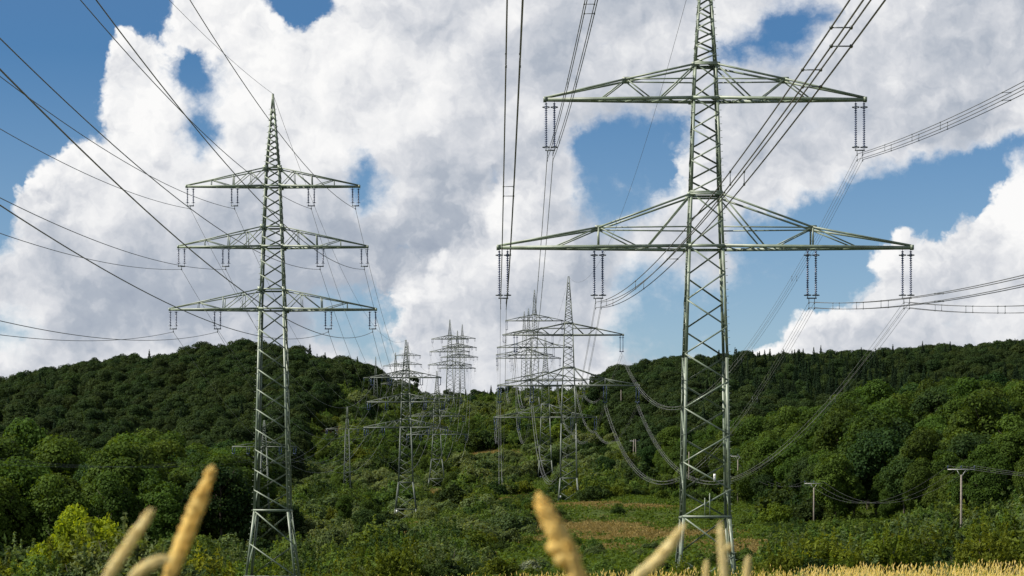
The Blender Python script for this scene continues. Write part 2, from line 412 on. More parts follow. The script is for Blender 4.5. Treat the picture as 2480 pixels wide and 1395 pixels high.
def trunk_mesh(name, H, r0, seed, limbs=6, top=.75, spread=.28):
    r = random.Random(seed); mb = MB()
    n = 7; P = [(r.uniform(-.03, .03) * H * i / n, r.uniform(-.03, .03) * H * i / n, -0.4 + (H * top + .4) * i / n) for i in range(n + 1)]
    mb.tube(P, [r0 * (1 - .8 * i / n) * (1.3 if i == 0 else 1) for i in range(n + 1)], 8)
    for k in range(limbs):
        t = r.uniform(.35, .95); a = r.uniform(0, 6.28); i = int(t * n); b = P[i]
        l = H * spread * r.uniform(.6, 1.1)
        Q = [b] + [(b[0] + math.cos(a) * l * s, b[1] + math.sin(a) * l * s, b[2] + l * .8 * s + .1 * l * s * s) for s in (.35, .7, 1)]
        mb.tube(Q, [r0 * .4 * (1 - t * .4), r0 * .28, r0 * .16, r0 * .06], 6)
    return mb.mesh(name, M['bark'], True)

def stems_mesh(name, H, seed, n=6):
    r = random.Random(seed); mb = MB()
    for k in range(n):
        a = r.uniform(0, 6.28); l = H * r.uniform(.5, .85); s = r.uniform(.15, .5)
        P = [(.1 * math.cos(a), .1 * math.sin(a), -.25)] + [(math.cos(a) * l * s * t, math.sin(a) * l * s * t, l * t) for t in (.4, .7, 1)]
        mb.tube(P, [.05, .035, .022, .008], 6)
    return mb.mesh(name, M['bark'], True)

OAK = [crown_mesh('crown', M['oak2' if i == 3 else 'oak'], 10 + i, 15, 5.0, 7.9, 7.3, 42, (1.2, 2.4), 11500, .36, .3, 1.0, .5, -2) for i in range(4)]
HOAK = [crown_mesh('crown', M['shaded_hilloak2' if i == 1 else 'shaded_hilloak'], 30 + i, 13, 4.9, 6.8, 5.8, 30, (1.2, 2.4), 5600, .46, .3, 1.0, .5, -.8) for i in range(3)]
SPR = [conifer_mesh('crown', M['spruce'], 50 + i, 15, 2.9, 3000, .45) for i in range(2)]
SMAT = ['shrub', 'willow', 'shrub2', 'gorse', 'shrub']
SHN = [shrub_mesh('crown', M[SMAT[i]], 60 + i, 1.75, 3.5, 8200, .10, 46, 2.3) for i in range(5)]
SHF = [shrub_mesh('crown', M[SMAT[i]], 70 + i, 2.3, 4.3, 2600, .23, 14, 1.5, .84) for i in range(4)]
SHN_BRIGHT = [SHN[3], SHN[1], shrub_mesh('crown', M['fresh'], 68, 1.75, 3.5, 8200, .10, 40, 2.3, .7)]
TRK = [trunk_mesh('trunk', 14, .26, 80 + i) for i in range(2)]
STK = trunk_mesh('trunk', 15, .2, 90, 0, .9)
STM = [stems_mesh('stems', 3.0, 95 + i) for i in range(2)]

# --------------------------------------------------- where things grow
def interp(x, xs, ys): return np.interp(x, xs, ys)
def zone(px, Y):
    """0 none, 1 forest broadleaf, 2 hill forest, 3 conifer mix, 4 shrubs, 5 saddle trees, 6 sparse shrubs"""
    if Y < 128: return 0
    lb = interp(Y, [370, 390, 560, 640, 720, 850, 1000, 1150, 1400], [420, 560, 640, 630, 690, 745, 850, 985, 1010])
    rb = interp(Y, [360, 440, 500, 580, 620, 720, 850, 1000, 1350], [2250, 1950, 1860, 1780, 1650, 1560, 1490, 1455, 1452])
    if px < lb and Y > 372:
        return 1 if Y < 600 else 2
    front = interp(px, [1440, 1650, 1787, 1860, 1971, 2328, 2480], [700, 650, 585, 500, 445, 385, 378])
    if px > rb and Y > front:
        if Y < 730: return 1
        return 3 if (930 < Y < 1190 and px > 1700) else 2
    if Y > 1330: return 5
    if px > 1860 and Y > 165: return 4
    if Y > interp(px, [1150, 1300, 1400, 1500, 1860], [330, 400, 500, 530, 560]): return 4
    if px < 1150: return 4
    return 6

SIGHT = [(585, 750, 1402, 211), (958, 1018, 1300, 430), (1020, 1080, 1240, 470), (1225, 1290, 1192, 635), (1180, 1250, 1200, 590), (1375, 1490, 1240, 495), (905, 950, 1215, 555), (1090, 1150, 1225, 555), (1330, 1380, 985, 900), (1170, 1215, 1080, 815), (1290, 1350, 1180, 725), (1340, 1412, 1220, 526), (945, 1020, 1266, 517), (1030, 1082, 1190, 714), (1650, 1690, 1172, 640), (1768, 1806, 1222, 565),
         (1952, 1990, 1262, 433), (2312, 2344, 1318, 300), (1580, 1600, 1150, 725), (1522, 1552, 1118, 745), (1492, 1514, 1000, 905), (1470, 1484, 978, 960), (826, 858, 1142, 650), (970, 1000, 1290, 432), (1040, 1075, 1168, 690)]
def height_cap(px, x, y):
    h = 99.0
    for (a, b, yb, d) in SIGHT:
        m = 3600.0 / y if y < 335 else 800.0 / y
        if a - m * 2 < px < b + m * 2 and y < d + 3:
            h = min(h, (HY - yb - 3) / F * y - terr(x, y))
    return h
trees = []; shrubs = []
def scatter(x0f, cell, y0, y1, fn):
    y = y0
    while y < y1:
        hw = y * (1240 + 260) / F + 6
        x = -hw
        while x < hw:
            xx = x + random.uniform(-.42, .42) * cell; yy = y + random.uniform(-.42, .42) * cell
            fn(xx, yy)
            x += cell
        y += cell
CLEAR = []      # (x, y, r) kept free around pylon feet and poles

def put_tree(x, y):
    px = CX + F * x / y; z = zone(px + random.uniform(-25, 25), y)
    if y > 1440: return
    if height_cap(px, x, y) < 6 and y < 800: return
    if any((x - a) ** 2 + (y - b) ** 2 < c * c for a, b, c in CLEAR): return
    if z in (1, 2, 3):
        kind = 'oak' if z == 1 else 'shaded_hilloak'
        if z == 3 and mn.noise(Vector((x * .012, y * .012, 5))) > -.12 and random.random() < .75: kind = 'spruce'
        if z == 2 and random.random() < .02: kind = 'spruce'
        s = random.choice((random.uniform(.6, .9), random.uniform(.85, 1.15), random.uniform(.85, 1.1), random.uniform(1.1, 1.42)))
        if z == 1 and px > 1750 and y < interp(px, [1787, 1860, 1971, 2328, 2480], [610, 530, 475, 412, 405]): s *= .72
        if z == 1: s *= interp(px, [1500, 1700, 1800], [.9, .8, 1.0]) if px > 1200 else 1
        if z != 1:
            s = .83 * (.8 * s + .2)
            if mn.noise(Vector((x * .05, y * .03, 12.))) < -.42 and random.random() < .6: return
        elif y > 612: s *= .85
        if kind == 'spruce': s *= .9
        trees.append((x, y, kind, s))
    elif z == 5 and random.random() < .55 * max(0, mn.noise(Vector((x * .03, 1, 1))) + .6):
        trees.append((x, y, random.choice(['shaded_hilloak', 'shaded_hilloak', 'spruce']), random.uniform(.35, .62)))
    elif z == 4 and y > 380 and random.random() < .055 and height_cap(px, x, y) > 9:
        trees.append((x, y, 'oak', random.uniform(.34, .62)))
def put_shrub(x, y):
    px = CX + F * x / y; z = zone(px + random.uniform(-12, 12), y)
    if z not in (4, 6, 5): return
    if any((x - a) ** 2 + (y - b) ** 2 < c * c * .8 for a, b, c in CLEAR): return
    dr = float(dryness(np.array([x]), np.array([y]))[0])
    if dr > .3 and random.random() < .93: return
    nz = mn.noise(Vector((x * .05, y * .035, 2.2)))
    if z == 6:
        if random.random() > .05 + .16 * max(0, nz): return
        s = random.uniform(.3, .75)
    elif z == 5:
        if random.random() > .5: return
        s = random.uniform(.6, 1.2)
    else:
        if nz < -.12 and random.random() < .72: return
        s = math.exp(random.gauss(0, .34)) * (.78 + .6 * max(0, nz)) * (1.3 if random.random() < .10 else 1)
        s = min(s, 2.1)
        if 700 < px < 1500 and y > 500: s *= 1.05
        if y < 430 and px > 1850:
            s *= 1.25
            ytop = interp(px, [1850, 1900, 1970, 2050, 2130, 2200, 2300, 2400, 2480, 2560], [1335, 1290, 1262, 1280, 1282, 1240, 1208, 1228, 1178, 1170]) + random.gauss(4, 10)
            s = min(s, ((HY - ytop) / F * y - terr(x, y)) / 3.5)
            if y > 335: s = max(s, random.uniform(.34, .55))
            if s < .3: return
        if y < 330 and px < 1150: s *= interp(px, [0, 600, 900, 1120], [1.0, .9, .85, .7])
        if y < 212 and 500 < px < 800: s *= .45
    h = height_cap(px, x, y)
    if h < 99: s = min(s, h / (4.2 if y > 330 else 3.3))
    if s < .16: return
    shrubs.append((x, y, s))

# ------------------------------------------------------------------ sky, sun, camera
SUN_AZ, SUN_EL = -104.0, 43.0        # azimuth from +Y (view direction), negative = left
def build_world():
    w = bpy.data.worlds.new('World'); SC.world = w; w.use_nodes = True
    nt = w.node_tree; nt.nodes.clear()
    L = nt.links.new
    out = nd(nt, 'ShaderNodeOutputWorld'); bg = nd(nt, 'ShaderNodeBackground'); bg.inputs['Strength'].default_value = .1
    L(bg.outputs[0], out.inputs[0])
    sky = nd(nt, 'ShaderNodeTexSky'); sky.sky_type = 'NISHITA'; sky.sun_disc = False
    sky.sun_elevation = R(SUN_EL); sky.sun_rotation = R(SUN_AZ); sky.air_density = 1.0; sky.dust_density = .6; sky.ozone_density = 1.5
    tc = nd(nt, 'ShaderNodeTexCoord'); sp = nd(nt, 'ShaderNodeSeparateXYZ'); L(tc.outputs['Generated'], sp.inputs[0])
    def mth(op, a, b=None, c=None, clamp=False):
        n = nd(nt, 'ShaderNodeMath', operation=op, use_clamp=clamp)
        for i, v in enumerate((a, b, c)):
            if v is None: continue
            if isinstance(v, (int, float)): n.inputs[i].default_value = v
            else: L(v, n.inputs[i])
        return n.outputs[0]
    az = mth('ARCTAN2', sp.outputs['X'], sp.outputs['Y']); el = mth('ARCSINE', sp.outputs['Z'])
    cb = nd(nt, 'ShaderNodeCombineXYZ'); L(az, cb.inputs[0]); L(el, cb.inputs[1])
    ang = cb.outputs[0]
    def noise(vec, scale, detail=6., rough=.55, lac=2.0, dist=0., off=None, vscale=None):
        v = vec
        if off is not None or vscale is not None:
            mp = nd(nt, 'ShaderNodeMapping'); L(v, mp.inputs['Vector'])
            if off is not None: mp.inputs['Location'].default_value = off
            if vscale is not None: mp.inputs['Scale'].default_value = vscale
            v = mp.outputs[0]
        n = nd(nt, 'ShaderNodeTexNoise'); L(v, n.inputs['Vector'])
        inp(n, Scale=scale, Detail=detail, Roughness=rough, Lacunarity=lac, Distortion=dist)
        return n
    # domain warp
    wn = noise(ang, 34., 5., .6); wn2 = noise(ang, 110., 4., .6, off=(3.1, 1.7, 0))
    def sub(c): 
        n = nd(nt, 'ShaderNodeVectorMath', operation='SUBTRACT'); L(c, n.inputs[0]); n.inputs[1].default_value = (.5, .5, .5); return n.outputs[0]
    def scl(v, s):
        n = nd(nt, 'ShaderNodeVectorMath', operation='SCALE'); L(v, n.inputs[0]); n.inputs['Scale'].default_value = s; return n.outputs[0]
    def vadd(a, b):
        n = nd(nt, 'ShaderNodeVectorMath', operation='ADD'); L(a, n.inputs[0]); L(b, n.inputs[1]); return n.outputs[0]
    warped = vadd(ang, vadd(scl(sub(wn.outputs['Color']), .018), scl(sub(wn2.outputs['Color']), .008)))
    ws = nd(nt, 'ShaderNodeSeparateXYZ'); L(warped, ws.inputs[0])
    # ---- cloud layout on a grid of directions
    A0 = .232; E0, E1, NR, NCOL = .060, .234, 25, 32
    blue = [  # polygons of open blue sky (photo px), strength
        ([(-300, -60), (406, -60), (380, 35), (362, 85), (345, 110), (338, 62), (312, 48), (280, 85), (262, 95), (265, 140), (257, 210), (266, 296), (257, 325), (228, 338), (200, 337), (150, 350), (124, 385), (88, 378), (82, 413), (102, 440), (55, 462), (30, 512), (0, 575), (-300, 600)], 1.2),
        ([(322, 30), (392, 10), (366, 95), (348, 122), (336, 95)], 1.5), ([(-300, -60), (230, -60), (230, 300), (-300, 520)], 1.5),
        ([(440, 112), (478, 122), (512, 132), (502, 196), (468, 224), (434, 178)], 1.15),
        ([(438, 356), (446, 300), (478, 258), (500, 300), (528, 334), (485, 358)], 1.0), ([(350, 215), (385, 215), (385, 235), (350, 235)], .5),
        ([(626, -60), (825, -60), (796, 20), (760, 44), (690, 40), (640, 16)], 1.4),
        ([(852, 362), (892, 366), (884, 413), (914, 490), (890, 520), (862, 470), (848, 420)], .95),
        ([(722, 730), (840, 690), (960, 655), (988, 720), (975, 800), (985, 860), (940, 900), (860, 850), (780, 830)], .62),
        ([(-300, 520), (40, 520), (30, 575), (10, 610), (-100, 620)], .9),
        ([(1745, 170), (1745, 60), (1775, 115), (1800, 95), (1850, 55), (1900, 5), (2005, 5), (2000, 45), (1960, 92), (1900, 150), (1850, 172), (1868, 130), (1830, 112), (1790, 150)], .85),
        ([(1388, 360), (1440, 300), (1536, 290), (1600, 305), (1655, 245), (1682, 300), (1662, 345), (1600, 385), (1500, 405), (1430, 415), (1392, 395)], .92),
        ([(1385, 395), (1500, 395), (1600, 380), (1650, 350), (1650, 400), (1590, 470), (1540, 540), (1450, 545), (1400, 500)], .75),
        ([(1915, 500), (2040, 440), (2219, 392), (2480, 335), (2700, 290), (2700, 340), (2480, 380), (2402, 427), (2388, 530), (2332, 512), (2290, 545), (2288, 612), (2242, 575), (2178, 566), (2106, 620), (2132, 695), (2082, 718), (2013, 745), (1950, 758), (1900, 700), (1890, 600)], 1.3),
        ([(1770, 540), (1915, 500), (1900, 600), (1905, 700), (1955, 760), (1875, 814), (1806, 836), (1790, 870), (1740, 880), (1750, 700)], .88),
        ([(1470, 660), (1560, 615), (1680, 640), (1760, 690), (1760, 885), (1640, 890), (1530, 890), (1470, 860), (1445, 800), (1510, 750)], .68),
        ([(-300, 780), (40, 760), (110, 790), (60, 850), (-200, 880)], .45),
        ([(450, 205), (500, 205), (525, 260), (540, 345), (470, 400), (430, 370), (440, 280)], .42), ([(410, 90), (540, 110), (540, 215), (470, 250), (405, 200)], .26), ([(830, 340), (910, 350), (925, 520), (870, 560), (830, 470)], .30),
        ([(1690, 200), (1740, 40), (1850, 30), (2030, -20), (2040, 70), (1950, 160), (1860, 200), (1780, 190)], .42), ([(1370, 330), (1440, 270), (1690, 225), (1700, 400), (1620, 520), (1480, 590), (1385, 540)], .30),
        ([(985, 575), (1030, 580), (1020, 605), (985, 600)], .5),
    ]
    crispb = [(262, 120, 60, 140), (262, 280, 60, 80), (150, 365, 100, 50), (60, 470, 70, 80), (2420, 440, 60, 60), (2380, 510, 60, 60), (2290, 560, 70, 60), (2180, 590, 80, 60), (2120, 670, 60, 60), (1990, 750, 100, 50), (1860, 820, 90, 40),
              (960, 680, 60, 90), (1050, 620, 80, 50), (1160, 540, 60, 60), (1250, 460, 60, 50), (720, 40, 110, 40), (480, 120, 60, 30), (370, 80, 60, 80), (980, 790, 60, 70), (1660, 400, 60, 50)]
    veil = [  # thin cloud laid over blue: x, y, rx, ry, amount
        (1880, 650, 170, 20, .55), (1520, 430, 150, 9, .55), (1580, 475, 120, 8, .6), (1500, 500, 120, 9, .5), (1450, 340, 60, 6, .4), (1620, 320, 60, 7, .5), (1860, 520, 130, 18, .22), (1560, 400, 110, 14, .35), (1660, 790, 160, 12, .30), (1560, 840, 120, 10, .25), (1940, 690, 120, 14, .25), (1820, 740, 90, 18, .25)]
    lum = [  # brightness blobs: x, y, rx, ry, value
        (330, 190, 110, 130, .93), (180, 480, 170, 110, .93), (330, 420, 110, 110, .95), (620, 130, 150, 150, .97), (850, 130, 160, 130, .93), (800, 330, 150, 130, .88), (560, 380, 80, 100, .90),
        (1050, 90, 170, 110, .80), (1050, 300, 130, 130, .83), (960, 480, 110, 70, .85), (1200, 300, 120, 150, .74), (1200, 80, 100, 120, .78), (1430, 120, 170, 130, .70), (1620, 100, 100, 90, .76), (1620, 200, 70, 60, .70),
        (700, 520, 130, 100, .70), (560, 560, 140, 80, .66), (800, 600, 120, 90, .56), (960, 640, 100, 80, .50), (1050, 540, 110, 70, .50), (1080, 440, 90, 60, .62), (700, 700, 120, 80, .56),
        (420, 560, 120, 80, .68), (300, 690, 160, 80, .52), (150, 620, 110, 80, .78), (60, 720, 100, 70, .74), (420, 770, 140, 60, .56), (260, 800, 120, 40, .70), (120, 860, 120, 50, .84), (330, 850, 100, 30, .80), (600, 790, 100, 40, .62), (160, 700, 60, 60, .58),
        (1030, 700, 80, 70, .97), (1130, 640, 90, 50, .93), (1230, 540, 80, 70, .92), (1250, 470, 60, 40, .80), (1370, 470, 30, 20, .9), (1300, 620, 90, 50, .84), (1130, 740, 90, 60, .80), (1010, 800, 60, 60, .86), (1100, 860, 120, 60, .74), (1350, 680, 120, 60, .72), (1250, 760, 120, 60, .70), (1400, 560, 120, 50, .66), (1280, 870, 140, 60, .76), (1420, 930, 80, 50, .85), (1020, 900, 60, 40, .92),
        (1640, 420, 60, 50, .90), (1780, 380, 120, 70, .82), (2000, 330, 170, 70, .74), (2050, 170, 170, 90, .78), (1960, 250, 120, 70, .76), (2250, 250, 150, 70, .72), (2400, 150, 120, 90, .68), (2200, 60, 150, 70, .74), (2420, 40, 120, 60, .70), (2440, 270, 80, 50, .74), (1800, 30, 100, 40, .80),
        (2430, 480, 70, 90, .97), (2360, 590, 90, 60, .90), (2220, 640, 80, 60, .86), (2150, 620, 50, 40, .92), (2440, 690, 100, 60, .84), (2250, 740, 130, 50, .78), (2060, 770, 90, 50, .88), (1920, 810, 80, 40, .92), (2400, 800, 140, 40, .76), (2150, 820, 140, 30, .74), (1700, 560, 90, 60, .78), (1560, 560, 80, 60, .74)]
    polys = [(np.array(p, float), s) for p, s in blue]
    def inside(P, x, y):
        c = np.zeros_like(x, dtype=bool); j = len(P) - 1
        for i in range(len(P)):
            yi, yj = P[i, 1], P[j, 1]; xi, xj = P[i, 0], P[j, 0]
            cond = ((yi > y) != (yj > y)) & (x < (xj - xi) * (y - yi) / (yj - yi + 1e-9) + xi)
            c ^= cond; j = i
        return c
    gaz = np.linspace(-A0, A0, 2 * NCOL - 1); gel = np.linspace(E0, E1, NR)
    cov = np.zeros((NR, len(gaz))); lm = np.zeros_like(cov)
    off = [(a, b) for a in np.linspace(-.5, .5, 5) for b in np.linspace(-.5, .5, 5)]
    da = gaz[1] - gaz[0]; de = gel[1] - gel[0]
    AZ, EL = np.meshgrid(gaz, gel)
    for (oa, ob) in off:
        a = AZ + oa * da * 1.15; e = EL + ob * de * 1.15
        x = CX + F * np.tan(a); y = HY - F * np.tan(e) / np.cos(a)
        c = np.ones_like(x)
        for P, s in polys:
            c = np.minimum(c, np.where(inside(P, x, y), 1 - s, 1))
        for (vx, vy, rx, ry, am) in veil:
            c = np.maximum(c, am * np.exp(-((x - vx) / rx) ** 2 - ((y - vy) / ry) ** 2))
        cov += c / len(off)
    x = CX + F * np.tan(AZ); y = HY - F * np.tan(EL) / np.cos(AZ)
    crisp = np.zeros_like(x)
    for (bx, by, rx, ry) in crispb: crisp = np.maximum(crisp, np.exp(-((x - bx) / rx / 1.3) ** 2 - ((y - by) / ry / 1.3) ** 2))
    crisp = .15 + .85 * crisp
    wsum = np.full_like(x, 1e-4); acc = wsum * .75
    for (bx, by, rx, ry, v) in lum:
        g = np.exp(-2.3 * (((x - bx) / rx) ** 2 + ((y - by) / ry) ** 2)); wsum += g; acc += g * v
    lm = .70 + (acc / wsum - .76) * 1.08
    fl = mth('DIVIDE', mth('ADD', ws.outputs[0], A0), A0, clamp=True)
    fr = mth('DIVIDE', ws.outputs[0], A0, clamp=True)
    isr = mth('GREATER_THAN', ws.outputs[0], 0.)
    row = mth('DIVIDE', mth('SUBTRACT', ws.outputs[1], E0), de)
    row = mth('MINIMUM', mth('MAXIMUM', row, 0.), NR - 1.0)
    total = None
    for i in range(NR):
        rs = []
        for h in range(2):
            rp = nd(nt, 'ShaderNodeValToRGB'); cr = rp.color_ramp; cr.interpolation = 'LINEAR'
            seg = slice(0, NCOL) if h == 0 else slice(NCOL - 1, 2 * NCOL - 1)
            cc = (cov[i, seg] + .8) / 2; ll = lm[i, seg]; kk = crisp[i, seg]
            while len(cr.elements) < NCOL: cr.elements.new(.5)
            for k in range(NCOL): cr.elements[k].position = k / (NCOL - 1)
            for k in range(NCOL): cr.elements[k].color = (cc[k], ll[k], kk[k], 1)
            L(fl if h == 0 else fr, rp.inputs['Fac']); rs.append(rp)
        mx = nd(nt, 'ShaderNodeMix', data_type='RGBA'); L(isr, mx.inputs['Factor']); L(rs[0].outputs[0], mx.inputs['A']); L(rs[1].outputs[0], mx.inputs['B'])
        wt = mth('SUBTRACT', 1.0, mth('ABSOLUTE', mth('SUBTRACT', row, float(i))), clamp=True)
        n = nd(nt, 'ShaderNodeVectorMath', operation='SCALE'); L(mx.outputs['Result'], n.inputs[0]); L(wt, n.inputs['Scale'])
        total = n.outputs[0] if total is None else vadd(total, n.outputs[0])
    ts = nd(nt, 'ShaderNodeSeparateXYZ'); L(total, ts.inputs[0])
    # outside the photographed patch of sky: scattered fair-weather cloud
    m1 = nd(nt, 'ShaderNodeMapRange', interpolation_type='SMOOTHSTEP'); inp(m1, From_Min=.235, From_Max=.33); L(mth('ABSOLUTE', az), m1.inputs['Value'])
    m2 = nd(nt, 'ShaderNodeMapRange', interpolation_type='SMOOTHSTEP'); inp(m2, From_Min=.245, From_Max=.36); L(el, m2.inputs['Value'])
    outm = mth('MAXIMUM', m1.outputs[0], m2.outputs[0])
    gn = noise(tc.outputs['Generated'], 3.2, 5., .55)
    gcov = nd(nt, 'ShaderNodeMapRange'); inp(gcov, From_Min=.42, From_Max=.62); L(gn.outputs['Fac'], gcov.inputs['Value'])
    def lerp(a, b, f):
        n = nd(nt, 'ShaderNodeMix', data_type='FLOAT'); L(f, n.inputs['Factor'])
        for s, v in (('A', a), ('B', b)):
            if isinstance(v, float): n.inputs[s].default_value = v
            else: L(v, n.inputs[s])
        return n.outputs['Result']
    covd = mth('MULTIPLY_ADD', ts.outputs['X'], 2.0, -.8)
    c0 = lerp(covd, gcov.outputs[0], outm); l0 = lerp(ts.outputs['Y'], .74, outm)
    # edges: cauliflower puffs where the cloud is crisp, torn wisps where it is soft
    kc = ts.outputs['Z']
    def puff(scale, detail, off=None):
        v = warped
        if off is not None:
            n = nd(nt, 'ShaderNodeVectorMath', operation='ADD'); L(v, n.inputs[0]); n.inputs[1].default_value = off; v = n.outputs[0]
        n = nd(nt, 'ShaderNodeTexVoronoi'); n.voronoi_dimensions = '2D'; n.feature = 'SMOOTH_F1'; n.normalize = True
        L(v, n.inputs['Vector']); inp(n, Scale=scale, Detail=detail, Roughness=.55, Lacunarity=2.3, Smoothness=.35)
        return mth('SUBTRACT', 1.0, n.outputs['Distance'])
    SX, SZ = -.62, .78          # towards the sun, in azimuth and elevation
    pf = puff(48., 3.); pf2 = puff(48., 3., (SX * .0045, SZ * .0045, 0))
    e1 = noise(warped, 38., 7., .60, dist=.25); e2 = noise(ang, 150., 4., .62, off=(7., 2., 0))
    wisp = noise(warped, 24., 5., .62, off=(1., 5., 0), vscale=(.55, 1.9, 1))
    amp = lerp(.95, .50, kc)
    edge = mth('ADD', mth('MULTIPLY', mth('SUBTRACT', e1.outputs['Fac'], .5), amp), mth('MULTIPLY', mth('SUBTRACT', e2.outputs['Fac'], .5), .38))
    edge = mth('ADD', edge, mth('MULTIPLY', mth('MULTIPLY', mth('SUBTRACT', pf, .72), 1.5), kc))
    edge = mth('ADD', edge, mth('MULTIPLY', mth('SUBTRACT', wisp.outputs['Fac'], .5), lerp(.65, .1, kc)))
    dens = mth('ADD', c0, edge)
    al = nd(nt, 'ShaderNodeMapRange', interpolation_type='SMOOTHSTEP'); L(dens, al.inputs['Value'])
    wd = lerp(.36, .13, kc); L(mth('SUBTRACT', .56, wd), al.inputs['From Min']); L(mth('ADD', .56, wd), al.inputs['From Max'])
    # relief: the puffs sampled again a step towards the sun (upper left) give lit and shaded sides
    def relief(scale, detail, off, k, rough=.55):
        a = noise(warped, scale, detail, rough, dist=.2); b = noise(warped, scale, detail, rough, dist=.2, off=off)
        return mth('MULTIPLY', mth('SUBTRACT', a.outputs['Fac'], b.outputs['Fac']), k)
    r1 = relief(22., 4.5, (-.010, .012, 0), .85, .56)
    r3 = mth('MULTIPLY', mth('SUBTRACT', pf, pf2), lerp(.34, .95, kc))
    big = mth('MULTIPLY', mth('SUBTRACT', wisp.outputs['Fac'], .5), .14)
    br = mth('ADD', l0, mth('ADD', mth('ADD', r1, r3), big))
    thin = nd(nt, 'ShaderNodeMapRange'); inp(thin, From_Min=.4, From_Max=1.0, To_Min=.12, To_Max=0.); L(dens, thin.inputs['Value'])
    br = mth('ADD', br, thin.outputs[0])
    cr = nd(nt, 'ShaderNodeValToRGB'); e = cr.color_ramp.elements
    e[0].position = .28; e[0].color = (.32, .37, .46, 1); e[1].position = 1.0; e[1].color = (.96, .955, .95, 1)
    q = e.new(.52); q.color = (.43, .475, .55, 1); q = e.new(.72); q.color = (.66, .68, .725, 1); q = e.new(.86); q.color = (.84, .845, .86, 1)
    L(br, cr.inputs['Fac'])
    cs = nd(nt, 'ShaderNodeVectorMath', operation='SCALE'); L(cr.outputs[0], cs.inputs[0]); cs.inputs['Scale'].default_value = 8.5
    # blue sky, deepened above the horizon as on the photographed day
    tint = nd(nt, 'ShaderNodeValToRGB'); e = tint.color_ramp.elements
    tel = nd(nt, 'ShaderNodeMapRange'); inp(tel, From_Min=0., From_Max=.4); L(el, tel.inputs['Value']); L(tel.outputs[0], tint.inputs['Fac'])
    e[0].position = 0.0; e[0].color = SKYT[0]; e[1].position = 1.0; e[1].color = SKYT[3]
    q = e.new(.22); q.color = SKYT[1]; q = e.new(.5); q.color = SKYT[2]
    bm = nd(nt, 'ShaderNodeMix', data_type='RGBA', blend_type='MULTIPLY'); bm.inputs['Factor'].default_value = 1
    L(sky.outputs[0], bm.inputs['A']); L(tint.outputs[0], bm.inputs['B'])
    fin = nd(nt, 'ShaderNodeMix', data_type='RGBA'); L(al.outputs[0], fin.inputs['Factor']); L(bm.outputs['Result'], fin.inputs['A']); L(cs.outputs[0], fin.inputs['B'])
    L(fin.outputs['Result'], bg.inputs['Color'])
    w.cycles.sampling_method = 'MANUAL'; w.cycles.sample_map_resolution = 256
SKYT = [(.76, .82, .92, 1), (.70, .80, .93, 1), (.31, .53, .74, 1), (.55, .62, .75, 1)]
build_world()

sun = bpy.data.lights.new('sun', 'SUN'); sun.energy = 4.9; sun.angle = R(.53); sun.color = (1, .94, .84)
so = bpy.data.objects.new('sun', sun); COL.objects.link(so)
sd = Vector((math.sin(R(SUN_AZ)) * math.cos(R(SUN_EL)), math.cos(R(SUN_AZ)) * math.cos(R(SUN_EL)), math.sin(R(SUN_EL))))
so.rotation_euler = sd.to_track_quat('Z', 'Y').to_euler(); so.location = (-60, 20, 90)

cam = bpy.data.cameras.new('camera'); co = bpy.data.objects.new('camera', cam); COL.objects.link(co)
co.rotation_euler = (R(90), 0, 0); cam.sensor_width = 36; cam.lens = 36 * F / 2480; cam.shift_y = (HY - 697.5) / 2480
cam.clip_start = .05; cam.clip_end = 20000
cam.dof.use_dof = True; cam.dof.focus_distance = 230; cam.dof.aperture_fstop = 11.5
SC.camera = co
SC.view_settings.view_transform = 'Standard'; SC.view_settings.look = 'None'; SC.view_settings.exposure = .25; SC.view_settings.gamma = 1
SC.cycles.max_bounces = 5; SC.cycles.diffuse_bounces = 2; SC.cycles.transmission_bounces = 2; SC.cycles.glossy_bounces = 2

# ------------------------------------------------------------------ lattice pylons
def prof_at(prof, z):
    zs = [p[0] for p in prof][::-1]; wsv = [p[1] for p in prof][::-1]
    return float(np.interp(z, zs, wsv))
SGN = [(-1, -1), (1, -1), (1, 1), (-1, 1)]
NRM = [(0, -1, 0), (1, 0, 0), (0, 1, 0), (-1, 0, 0)]
def corner(prof, z, k):
    w = prof_at(prof, z) / 2
    return np.array((SGN[k][0] * w, SGN[k][1] * w, z))

